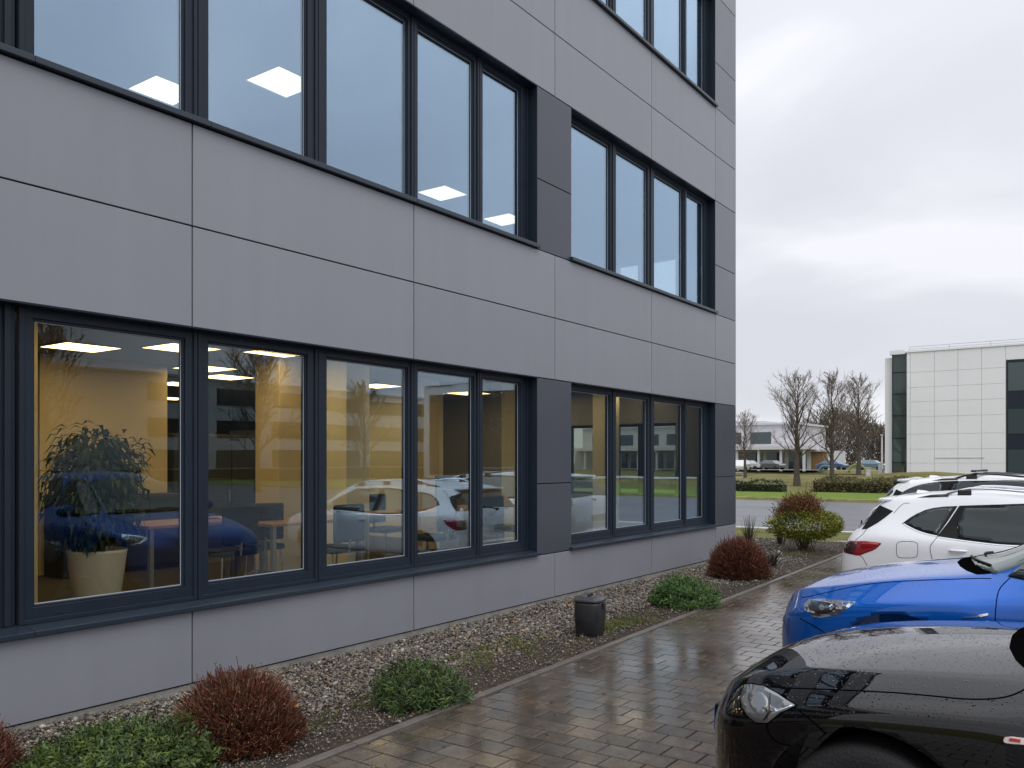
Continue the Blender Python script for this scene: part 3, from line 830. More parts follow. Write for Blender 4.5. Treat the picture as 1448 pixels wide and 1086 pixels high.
class Proj:
    """parallel projection onto a car body along direction d: 2D (a,b) -> point and normal on the surface"""
    def __init__(s, bvh, d):
        s.bvh = bvh; s.d = Vector(d).normalized()
        s.e1 = s.d.cross(Vector((0,0,1))).normalized(); s.e2 = s.e1.cross(s.d).normalized()
    def __call__(s, a, b):
        o = s.e1*a + s.e2*b - s.d*12
        p, n = hit(s.bvh, o, s.d)
        if p is None: return None, None
        if n.dot(s.d) > 0: n = -n
        n = n.copy(); c0 = n.copy()
        for da, db in ((.025,0),(-.025,0),(0,.025),(0,-.025)):
            _, m = hit(s.bvh, o + s.e1*da + s.e2*db, s.d)
            if m is None: continue
            if m.dot(s.d) > 0: m = -m
            if m.dot(c0) > .6: n += m
        return p, n.normalized()
    def to2(s, p):
        p = Vector(p); return (p.dot(s.e1), p.dot(s.e2))

def resample(poly, step, closed=True):
    out = []; n = len(poly)
    for i in range(n if closed else n-1):
        a, b = poly[i], poly[(i+1) % n]
        L_ = math.hypot(b[0]-a[0], b[1]-a[1]); k = max(1, int(math.ceil(L_/step)))
        for j in range(k):
            t = j/k; out.append((a[0]+(b[0]-a[0])*t, a[1]+(b[1]-a[1])*t))
    if not closed: out.append(poly[-1])
    return out

def smooth_poly(pts, it=2, closed=True):
    for _ in range(it):
        n = len(pts); q = []
        if not closed: q.append(pts[0])
        for i in range(n if closed else n-1):
            a, b = pts[i], pts[(i+1) % n]
            q.append((a[0]*.75+b[0]*.25, a[1]*.75+b[1]*.25)); q.append((a[0]*.25+b[0]*.75, a[1]*.25+b[1]*.75))
        if not closed: q.append(pts[-1])
        pts = q
    return pts

def inside(p, poly):
    x, y = p; c = False; n = len(poly)
    for i in range(n):
        x1, y1 = poly[i]; x2, y2 = poly[(i+1) % n]
        if (y1 > y) != (y2 > y) and x < (x2-x1)*(y-y1)/(y2-y1)+x1: c = not c
    return c

def patch(pr, poly, h, step=.03, mb=None, mi=0, skirt=.012):
    """a panel that follows the body surface inside an outline, standing h proud"""
    mb = mb or MB()
    bd = resample(poly, step)
    xs_ = [p[0] for p in bd]; ys_ = [p[1] for p in bd]
    pts = list(bd)
    a = min(xs_)+step*.5
    while a < max(xs_):
        c = min(ys_)+step*.5
        while c < max(ys_):
            if inside((a,c), bd) and min((a-p[0])**2+(c-p[1])**2 for p in bd) > (step*.45)**2: pts.append((a,c))
            c += step
        a += step
    nb = len(bd)
    res = delaunay_2d_cdt([Vector(p) for p in pts], [(i,(i+1)%nb) for i in range(nb)], [], 1, 1e-6)
    vs, fs = res[0], res[2]
    base = len(mb.v); ok = {}
    low = {}
    for i, v in enumerate(vs):
        p, n = pr(v.x, v.y)
        if p is None: continue
        ok[i] = len(mb.v); mb.v.append(tuple(p+n*h)); low[i] = tuple(p-n*skirt)
    tris = [f for f in fs if all(i in ok for i in f)]
    edges = {}
    for f in tris:
        f = tuple(f)
        a_, b_, c_ = (Vector(mb.v[ok[i]]) for i in f[:3])
        if (b_-a_).cross(c_-a_).dot(pr.d) > 0: f = tuple(reversed(f))
        mb.f.append(tuple(ok[i] for i in f)); mb.m.append(mi)
        for q in range(len(f)):
            e = (f[q], f[(q+1)%len(f)])
            edges[e] = 1
    lo = {}
    for (i, j) in edges:
        if (j, i) not in edges:
            for k in (i, j):
                if k not in lo: lo[k] = len(mb.v); mb.v.append(low[k])
            mb.f.append((ok[j], ok[i], lo[i], lo[j])); mb.m.append(mi)
    return mb

def strip(pr, line, w, h=.0015, mb=None, mi=0, step=.03):
    """a ribbon of width w that follows the body along a 2D line (panel gaps, trims)"""
    mb = mb or MB()
    pts = resample(line, step, closed=False)
    P = [pr(*p) for p in pts]
    P = [q for q in P if q[0] is not None]
    row = []
    for i, (p, n) in enumerate(P):
        a = P[max(i-1,0)][0]; c = P[min(i+1,len(P)-1)][0]
        t = (c-a)
        if t.length < 1e-7: continue
        s_ = n.cross(t.normalized())
        k = len(mb.v)
        mb.v += [tuple(p+s_*w/2-n*.002), tuple(p+s_*w/2*.9+n*h), tuple(p-s_*w/2*.9+n*h), tuple(p-s_*w/2-n*.002)]
        row.append((k,k+1,k+2,k+3))
    for r0, r1 in zip(row, row[1:]):
        for q in range(3):
            mb.f.append((r0[q], r1[q], r1[q+1], r0[q+1])); mb.m.append(mi)
    return mb

def add_wheel(parent, x, y, r, w, side):
    """tyre with shoulder, rim with spokes"""
    wh = empty('wheel', (x, y, r)); wh.parent = parent
    b = MB()
    prof = [(r*.66,-w*.46),(r*.80,-w*.5),(r*.94,-w*.48),(r*.985,-w*.40),(r,-w*.25),(r,w*.25),(r*.985,w*.40),(r*.94,w*.48),(r*.80,w*.5),(r*.66,w*.46)]
    i0 = 0; n = 64
    for rr, xx in prof:
        for q in range(n):
            an = 2*math.pi*q/n; b.v.append((xx, rr*math.cos(an), rr*math.sin(an)))
    for j in range(len(prof)-1):
        for q in range(n):
            q2 = (q+1)%n; b.f.append((j*n+q, j*n+q2, (j+1)*n+q2, (j+1)*n+q)); b.m.append(0)
    b.build('tyre', M_TYRE, wh, smooth=True)
    b = MB()
    xo = side*w*.44
    prof = [(r*.665,-side*w*.4),(r*.665,xo),(r*.63,xo),(r*.60,xo*.6),(r*.60,-side*w*.4)]
    for rr, xx in prof:
        for q in range(n):
            an = 2*math.pi*q/n; b.v.append((xx, rr*math.cos(an), rr*math.sin(an)))
    for j in range(len(prof)-1):
        for q in range(n):
            q2 = (q+1)%n; b.f.append((j*n+q, j*n+q2, (j+1)*n+q2, (j+1)*n+q)); b.m.append(0)
    for k in range(5):
        for dq in (-.11, .11):
            an = 2*math.pi*k/5+dq
            c_, s_ = math.cos(an), math.sin(an); tx, tz = -s_, c_
            i = len(b.v); hw0, hw1 = r*.07, r*.045
            for (rr, hw, xx) in ((r*.10,hw0,xo*.80),(r*.62,hw1,xo*.92)):
                for sgn in (-1,1):
                    for dx in (0, -side*.03):
                        b.v.append((xx+dx, rr*c_+sgn*hw*tx, rr*s_+sgn*hw*tz))
            b.f += [(i,i+2,i+6,i+4),(i+1,i+5,i+7,i+3),(i,i+4,i+5,i+1),(i+2,i+3,i+7,i+6)]; b.m += [0]*4
    # hub cap
    i = len(b.v)
    for xx, rr in ((xo*.6,r*.17),(xo*.86,r*.15),(xo*.92,.005)):
        for q in range(20):
            an = 2*math.pi*q/20; b.v.append((xx, rr*math.cos(an), rr*math.sin(an)))
    for j in range(2):
        for q in range(20):
            q2=(q+1)%20; b.f.append((i+j*20+q,i+j*20+q2,i+(j+1)*20+q2,i+(j+1)*20+q)); b.m.append(0)
    b.build('rim', M_RIM, wh)
    b = MB(); b.lathe([(r*.58,0),(r*.58,.02)], 32)
    d_ = b.build('brake_disc', M_TRIM, wh); d_.rotation_euler = (0, R(90), 0); d_.location = (0,0,0)
    return wh

def carglass(name, tint, dark, fac0):
    m, N, L, b = new_mat(name)
    b.inputs['Base Color'].default_value = (*dark, 1); b.inputs['Roughness'].default_value = .02
    b.inputs['Specular IOR Level'].default_value = fac0
    b.inputs['Specular Tint'].default_value = (*tint, 1)
    return m
M_CGLASS = carglass('tinted_car_glass', (.9,1,1), (.010,.013,.014), .6)
M_WSCREEN = carglass('windscreen_glass', (.85,1,.97), (.10,.125,.12), 1.0)
M_LAMPGLASS, N_, L_, b_ = new_mat('lamp_glass')
b_.inputs['Base Color'].default_value = (.17,.18,.19,1); b_.inputs['Roughness'].default_value = .16
b_.inputs['Metallic'].default_value = .35; b_.inputs['Coat Weight'].default_value = 1
M_LAMPSHELL = mat('lamp_shell', (.42,.43,.45), rough=.2, metal=.7)
M_LAMPDARK = mat('lamp_housing', (.02,.02,.022), rough=.15, coat=1)
M_REFLECT = mat('lamp_reflector', (.75,.76,.78), rough=.12, metal=1)
M_RED = mat('red_tail_lens', (.32,.006,.010), rough=.12, coat=1)
M_REDDARK = mat('smoked_tail_lens', (.05,.012,.014), rough=.12, coat=1)
M_PLATEBLUE = mat('plate_blue_band', (.02,.10,.45), rough=.4)
M_PLATE = mat('plate_white', (.70,.70,.68), rough=.4)
M_BLACKPAINT = mat_paint('black_car_paint', (.0030,.0030,.0035), rough=.5, drops=.9, spec=.0)
M_BLUEPAINT = mat_paint('blue_car_paint', (.001,.115,.53), metal=.4, rough=.36, drops=.5, spec=.1)
M_WHITEPAINT = mat_paint('white_car_paint', (.88,.89,.91), metal=0, rough=.4, drops=.12)
M_WHITEPAINT2 = mat_paint('pearl_white_car_paint', (.86,.87,.89), metal=0, rough=.4, drops=.12)
M_MARK = mat('side_marker_lens', (.75,.62,.60), rough=.15, coat=1)
M_MARKRED = mat('marker_red', (.45,.03,.03), rough=.2)
M_RAILBLK = mat('black_rail', (.02,.02,.022), rough=.3, coat=.5)

#        u    w     zc    xe   ze    xb   zb    zs    zm   zl   zu
BLACK = [(.110,.20, .49, .12, .485,.16, .47,  .44,  .40, .36, .33),
         (.125,.34, .575,.22, .565,.28, .54,  .49,  .42, .31, .27),
         (.165,.47, .645,.32, .635,.40, .59,  .53,  .43, .29, .22),
         (.225,.61, .705,.43, .685,.53, .635, .565, .45, .28, .20),
         (.305,.745,.765,.53, .735,.66, .68,  .61,  .48, .27, .19),
         (.41, .828,.815,.60, .775,.745,.717, .665, .50, .27, .18),
         (.62, .868,.858,.625,.83, .79, .775, .725, .52, .27, .18),
         (.88, .876,.90, .63, .866,.805,.81,  .765, .53, .27, .18),
         (1.20,.878,.932,.635,.893,.81, .835, .79,  .54, .27, .18),
         (1.42,.878,.955,.62, .905,.80, .85,  .805, .55, .27, .18),
         (1.62,.878,1.07,.60, 1.01,.80, .865, .815, .55, .27, .18),
         (2.10,.878,1.36,.545,1.31,.79, .885, .825, .55, .27, .18),
         (2.45,.876,1.42,.54, 1.375,.785,.90, .83,  .55, .27, .18),
         (3.10,.872,1.43,.53, 1.385,.775,.93, .84,  .55, .27, .18),
         (3.60,.86, 1.37,.50, 1.32,.75, .96,  .85,  .55, .27, .19),
         (3.98,.84, 1.14,.50, 1.10,.70, .96,  .84,  .55, .28, .21),
         (4.20,.79, .98, .48, .95, .64, .90,  .80,  .52, .32, .25),
         (4.32,.62, .80, .40, .78, .52, .74,  .66,  .50, .36, .30)]
BLUE =  [(.045,.24, .55, .15, .545,.19, .53,  .49,  .44, .38, .34),
         (.065,.44, .65, .30, .64, .36, .60,  .54,  .46, .33, .29),
         (.11, .58, .745,.41, .735,.50, .67,  .60,  .48, .30, .24),
         (.19, .71, .82, .51, .80, .61, .73,  .66,  .49, .29, .21),
         (.29, .805,.865,.585,.83, .71, .765, .71,  .51, .28, .20),
         (.42, .860,.905,.64, .855,.775,.795, .742, .52, .28, .19),
         (.62, .882,.955,.66, .90, .81, .835, .785, .54, .28, .19),
         (.88, .888,.995,.67, .95, .82, .865, .82,  .55, .28, .19),
         (1.15,.890,1.03,.68, .985,.825,.89,  .845, .56, .28, .19),
         (1.36,.890,1.07,.665,1.015,.82,.91,  .86,  .57, .28, .19),
         (1.60,.890,1.20,.64, 1.14,.815,.93,  .87,  .57, .28, .19),
         (2.12,.890,1.50,.585,1.45,.805,.95,  .88,  .57, .28, .19),
         (2.50,.888,1.56,.58, 1.515,.80,.965, .885, .57, .28, .19),
         (3.20,.885,1.57,.57, 1.525,.79,.99,  .89,  .57, .28, .19),
         (3.75,.875,1.52,.55, 1.47,.77, 1.02, .90,  .57, .28, .20),
         (4.05,.85, 1.22,.52, 1.18,.73, 1.0,  .89,  .57, .30, .22),
         (4.22,.80, .98, .48, .95, .66, .92,  .84,  .55, .33, .26),
         (4.32,.62, .80, .40, .78, .52, .74,  .66,  .50, .38, .32)]
WAGON = [(.00, .62, .55, .40, .55, .52, .54,  .515, .48, .42, .38),
         (.03, .80, .62, .5,  .62, .70, .61,  .58,  .52, .40, .34),
         (.08, .86, .86, .60, .86, .76, .85,  .76,  .60, .38, .30),
         (.18, .888,.995,.62, .985,.79, .965, .86,  .62, .34, .27),
         (.33, .898,1.17,.60, 1.15,.785,1.03, .89,  .62, .32, .25),
         (.45, .90, 1.345,.575,1.325,.765,1.06,.905, .62, .30, .22),
         (.62, .902,1.405,.575,1.375,.765,1.06,.905, .62, .29, .21),
         (1.2, .905,1.455,.58, 1.42,.77, 1.015,.895,.62, .29, .20),
         (1.9, .905,1.487,.585,1.45,.775,.965, .88, .62, .29, .20),
         (2.6, .905,1.480,.585,1.44,.775,.94,  .87, .61, .29, .20),
         (3.15,.90, 1.40,.58, 1.36,.775,.925, .86,  .60, .29, .20),
         (3.70,.89, 1.02,.62, .98, .79, .90,  .85,  .58, .29, .20),
         (4.20,.87, .95, .60, .91, .76, .84,  .79,  .55, .30, .21),
         (4.52,.80, .82, .52, .80, .66, .74,  .68,  .50, .32, .24),
         (4.65,.55, .62, .38, .61, .46, .58,  .53,  .46, .36, .30)]
SUV = [(u*1.06, w*1.01, zc*1.105, xe, ze*1.105, xb, zb*1.14, zs*1.12, zm*1.1, zl*1.1, zu*1.1) for (u,w,zc,xe,ze,xb,zb,zs,zm,zl,zu) in WAGON]
SUV[:8] = [(.00, .62, .66, .42, .66, .54, .65,  .60,  .54, .47, .42),
           (.03, .81, .80, .52, .80, .72, .78,  .70,  .58, .44, .38),
           (.07, .872,1.03,.62, 1.03,.79, 1.01, .86,  .66, .42, .33),
           (.13, .90, 1.16,.64, 1.15,.81, 1.12, .96,  .68, .38, .30),
           (.30, .908,1.35,.61, 1.33,.80, 1.18, 1.0,  .68, .35, .28),
           (.42, .91, 1.53,.585,1.51,.775,1.21, 1.01, .68, .33, .24),
           (.62, .912,1.575,.58,1.545,.775,1.21,1.01, .68, .32, .23),
           (1.27,.915,1.625,.585,1.59,.775,1.165,1.0, .68, .32, .22)]

def build_body(st, arch, rad, paint, front=True):
    cr = [(2, 2, 9, .55), (4, 2, 9, .35)] if front else [(2, 3, 8, .4), (4, 2, 10, .25)]
    me = loft([sec(*q) for q in st], 3, creases=cr)
    bvh = BVHTree.FromPolygons([v.co.copy() for v in me.vertices], [tuple(p.vertices) for p in me.polygons])
    me2 = cut_arches(me, arch, rad, .89, .26)
    me2.materials.clear(); me2.materials.append(paint); me2.materials.append(M_TRIM)
    return me2, bvh

def feat(bvh, parent, name, d, poly, h, m, sides=(1,-1), sm=0, step=.03, one=False, skirt=.012):
    """the same conforming panel on the near flank (side 1) and mirrored on the far one"""
    out = []
    if sm: poly = smooth_poly(poly, sm)
    for s_ in sides:
        pr = Proj(bvh, (d[0]*s_, d[1], d[2] if len(d) > 2 else 0))
        b = patch(pr, [(a*s_, c) for a, c in poly], h, step, skirt=skirt)
        if b.f: out.append(b.build(name, m, parent, smooth=name in ('lens', 'reflector', 'tail_light', 'side_window', 'pane', 'quarter_window')))
    return out

def gaps(bvh, parent, lines, w=.006, m=None, name='panel_gap', sides=(1,-1), h=.0015):
    b = MB()
    for d, ln in lines:
        for s_ in sides:
            strip(Proj(bvh, (d[0]*s_, d[1], 0)), smooth_poly([(a*s_, c) for a, c in ln], 2, closed=False), w, h, b)
    return b.build(name, m or M_GAP, parent)

def inset(poly, f, dx=0, dy=0):
    cx_ = sum(p[0] for p in poly)/len(poly); cy_ = sum(p[1] for p in poly)/len(poly)
    return [(cx_+(x-cx_)*f+dx, cy_+(y-cy_)*f+dy) for x, y in poly]
def disc2(x, y, r, n=18): return [(x+r*math.cos(2*math.pi*i/n), y+r*math.sin(2*math.pi*i/n)) for i in range(n)]

def windscreen(bvh, parent, base, top, glass_in=.05, wipers=True):
    """base and top: half outlines as (x,y,z) from the centre outwards"""
    pr = Proj(bvh, (0, -.5, -.86))
    full = [Vector(p) for p in base] + [Vector(p) for p in reversed(top)]
    half2 = [pr.to2(p) for p in full]
    poly = half2 + [(-a, c) for a, c in reversed(half2)]
    poly = [p for i, p in enumerate(poly) if i == 0 or math.hypot(p[0]-poly[i-1][0], p[1]-poly[i-1][1]) > 1e-4]
    if math.hypot(poly[0][0]-poly[-1][0], poly[0][1]-poly[-1][1]) < 1e-4: poly.pop()
    patch(pr, poly, .002, .05).build('cowl', M_GAP, parent)
    gl = [Vector(p)+Vector((-.02 if p[0] < -.3 else 0, -glass_in, glass_in*.45)) for p in base]
    gl = [Vector((p[0]*.97, p[1], p[2])) for p in gl]
    tp = [Vector((p[0]*.95, p[1]+.02, p[2]-.012)) for p in top]
    half2 = [pr.to2(p) for p in gl+list(reversed(tp))]
    poly = half2 + [(-a, c) for a, c in reversed(half2)]
    poly = [p for i, p in enumerate(poly) if i == 0 or math.hypot(p[0]-poly[i-1][0], p[1]-poly[i-1][1]) > 1e-4]
    if math.hypot(poly[0][0]-poly[-1][0], poly[0][1]-poly[-1][1]) < 1e-4: poly.pop()
    patch(pr, poly, .010, .035, skirt=.02).build('windscreen', M_WSCREEN, parent, smooth=True)
    # wipers
    for x0_, x1_ in ((-.55,.02),(-.02,.5)) if wipers else ():
        b = MB(); P = []
        for i in range(9):
            t = i/8; xx = x0_+(x1_-x0_)*t
            p2 = pr.to2(Vector((xx, base[0][1]-.055-.10*(1-t)-.22*(xx/.7)**2*.6, base[0][2]+.03)))
            p, n = pr(*p2)
            if p is not None: P.append(tuple(p+n*.018))
        if len(P) > 2: b.tube(P, .008, 5); b.build('wiper', M_TRIM, parent)

def mirrors(parent, x, y, z, paint):
    for s_ in (-1, 1):
        bm = bmesh.new(); bmesh.ops.create_uvsphere(bm, u_segments=20, v_segments=12, radius=1)
        for v in bm.verts:
            v.co = Vector((v.co.x*.12, v.co.y*.07*(1 if v.co.y > 0 else .45), v.co.z*.08)) + Vector((s_*(x+.12), y, z))
        me = bpy.data.meshes.new('door_mirror'); bm.to_mesh(me); bm.free(); me.materials.append(paint)
        for p in me.polygons: p.use_smooth = True
        link('door_mirror', me, parent)
        b = MB(); b.tube([(s_*(x-.06), y-.02, z-.06), (s_*(x+.04), y, z-.05)], [.028,.022], 8); b.build('mirror_arm', M_TRIM, parent)

def plate(parent, y, z, w=.52):
    b = MB(); b.box(-w/2-.015, w/2+.015, y-.03, y, z-.07, z+.07); hold = b.build('plate_holder', M_TRIM, parent, bevel=.004)
    b = MB(); b.box(-w/2, w/2, y+.0005, y+.006, z-.055, z+.055); b.build('licence_plate', M_PLATE, parent)
    b = MB(); b.box(-w/2+.001, -w/2+.045, y+.0065, y+.008, z-.053, z+.053); b.box(-w/2-.003, -w/2-.0004, y-.022, y+.007, z-.055, z+.055)
    b.build('plate_band', M_PLATEBLUE, parent)

# ---- black hatchback, nearest
car = tag(empty('parked_car', (4.08, 1.64, .0)), 'black car nearest the camera with rain beads on its bonnet', 'car', 'cars parked along the walkway')
me, bv_ = build_body(BLACK, [(-.90,.32),(-3.55,.32)], .385, M_BLACKPAINT)
body = link('body', me, car)
HL = [(0.137,0.728),(0.163,0.739),(0.21,0.75),(0.259,0.748),(0.321,0.736),(0.266,0.701),(0.222,0.655),(0.181,0.646),(0.148,0.663),(0.127,0.685),(0.121,0.703)]
D_ = (.944,.331)
for o in feat(bv_, car, 'headlight', D_, inset(HL,1.10), .002, M_GAP, step=.02):
    s_ = 1 if o.data.vertices[0].co.x < 0 else -1
    feat(bv_, o, 'lens', D_, inset(HL,1.02), .005, M_LAMPGLASS, (s_,), step=.02)
    feat(bv_, o, 'reflector', D_, [(.155,.722),(.195,.738),(.232,.728),(.224,.700),(.196,.672),(.172,.684),(.150,.702)], .0062, M_LAMPSHELL, (s_,), sm=1, step=.015)
    feat(bv_, o, 'reflector', D_, [(.232,.734),(.238,.712),(.262,.716),(.316,.734),(.262,.700),(.222,.668),(.230,.690),(.206,.700),(.226,.708)], .0078, M_REFLECT, (s_,), step=.015)
    feat(bv_, o, 'lamp_divider', D_, [(.236,.742),(.240,.742),(.234,.690),(.214,.660),(.208,.660),(.228,.692)], .0082, M_LAMPDARK, (s_,), step=.01)
gaps(bv_, body, [((.960,.280), [(.330,.752),(.374,.733),(.429,.703),(.485,.659)]),
                 ((.982,.187), [(.252,.737),(.368,.76),(.539,.792),(.786,.822),(.914,.832),(1.049,.84),(1.135,.853),(1.182,.866),(1.225,.885)]),
                 ((.948,.317), [(.234,.651),(.236,.626),(.249,.604),(.273,.589),(.32,.587)]),
                 ((1,0), [(1.52,.86),(1.51,.7),(1.52,.5),(1.54,.3)]), ((1,0), [(2.62,.90),(2.6,.6),(2.62,.3)])])
for o in feat(bv_, car, 'side_marker', (1,0), [(1.325,.742),(1.333,.762),(1.405,.764),(1.41,.746),(1.34,.738)], .006, M_MARK, sm=1, step=.015):
    s_ = 1 if o.data.vertices[0].co.x < 0 else -1
    feat(bv_, o, 'marker_bulb', (1,0), [(1.343,.748),(1.345,.757),(1.375,.757),(1.375,.748)], .0085, M_MARKRED, (s_,), step=.01)
windscreen(bv_, car, [(0,-1.27,.94),(-.24,-1.285,.93),(-.42,-1.32,.925),(-.58,-1.38,.91),(-.655,-1.46,.92)], [(0,-2.12,1.37),(-.35,-2.10,1.35),(-.51,-2.07,1.31)], glass_in=.16)
feat(bv_, car, 'side_window', (1,0), [(1.66,.915),(2.1,1.25),(2.35,1.32),(2.60,1.345),(2.60,.935)], .008, M_CGLASS, sm=1, step=.035, skirt=.02)
feat(bv_, car, 'side_window', (1,0), [(2.64,.94),(2.64,1.345),(3.2,1.34),(3.62,1.2),(3.5,1.0)], .008, M_CGLASS, sm=1, step=.035, skirt=.02)
mirrors(car, .88, -1.78, .98, M_BLACKPAINT)
plate(car, -.085, .45)
for y_ in (-.90, -3.55):
    for s_ in (-1, 1): add_wheel(car, s_*.765, y_, .318, .20, s_)

# ---- blue crossover
car = tag(empty('parked_car', (6.39, 2.0, -.02)), 'bright blue car parked nose in between the black and white cars', 'car', 'cars parked along the walkway')
me, bv_ = build_body(BLUE, [(-.91,.35),(-3.55,.35)], .415, M_BLUEPAINT)
body = link('body', me, car)
HL = [(.136,.776),(.23,.795),(.398,.805),(.357,.769),(.294,.721),(.203,.69),(.157,.69),(.151,.71),(.111,.717),(.106,.745)]
D_ = (.963,.268)
for o in feat(bv_, car, 'headlight', D_, inset(HL,1.06), .003, M_REFLECT, step=.02):
    s_ = 1 if o.data.vertices[0].co.x < 0 else -1
    feat(bv_, o, 'lens', D_, [(.128,.748),(.148,.772),(.23,.786),(.31,.784),(.27,.735),(.235,.715),(.185,.708),(.165,.722),(.135,.726)], .006, M_LAMPDARK, (s_,), step=.015)
    feat(bv_, o, 'projector', D_, disc2(.212,.75,.016), .009, M_LAMPGLASS, (s_,), step=.01)
    feat(bv_, o, 'projector', D_, [(.255,.745),(.262,.775),(.275,.775),(.285,.765),(.268,.742)], .009, M_REFLECT, (s_,), step=.01)
gaps(bv_, body, [((.977,.214), [(.123,.773),(.274,.827),(.433,.878),(.614,.921),(.859,.957),(1.10,.986),(1.20,.995)]),
                 ((.995,.100), [(1.318,.40),(1.324,.753),(1.329,.863),(1.338,.929),(1.356,.963),(1.4,1.009)]), ((1,0), [(2.55,.95),(2.52,.6),(2.55,.3)]),
                 ((1,0), [(.30,.66),(.38,.64),(.47,.60)])])
feat(bv_, car, 'badge', (.992,.122), [(1.139,.772),(1.139,.780),(1.21,.797),(1.225,.805),(1.268,.818),(1.268,.806),(1.23,.793),(1.21,.789)], .006, M_CHROME, step=.012)
windscreen(bv_, car, [(0,-1.12,1.03),(-.16,-1.125,1.025),(-.36,-1.17,1.02),(-.54,-1.235,1.01),(-.655,-1.30,1.005)], [(0,-2.12,1.50),(-.35,-2.10,1.49),(-.55,-2.06,1.44)], glass_in=.075)
feat(bv_, car, 'side_window', (1,0), [(1.44,.985),(1.56,1.10),(2.05,1.40),(2.3,1.45),(2.53,1.475),(2.53,1.0)], .008, M_CGLASS, sm=1, step=.035, skirt=.02)
feat(bv_, car, 'side_window', (1,0), [(2.57,1.0),(2.57,1.475),(3.3,1.47),(3.75,1.28),(3.6,1.05)], .008, M_CGLASS, sm=1, step=.035, skirt=.02)
mirrors(car, .89, -1.72, 1.06, M_BLUEPAINT)
plate(car, -.02, .50)
for y_ in (-.91, -3.55):
    for s_ in (-1, 1): add_wheel(car, s_*.775, y_, .338, .21, s_)

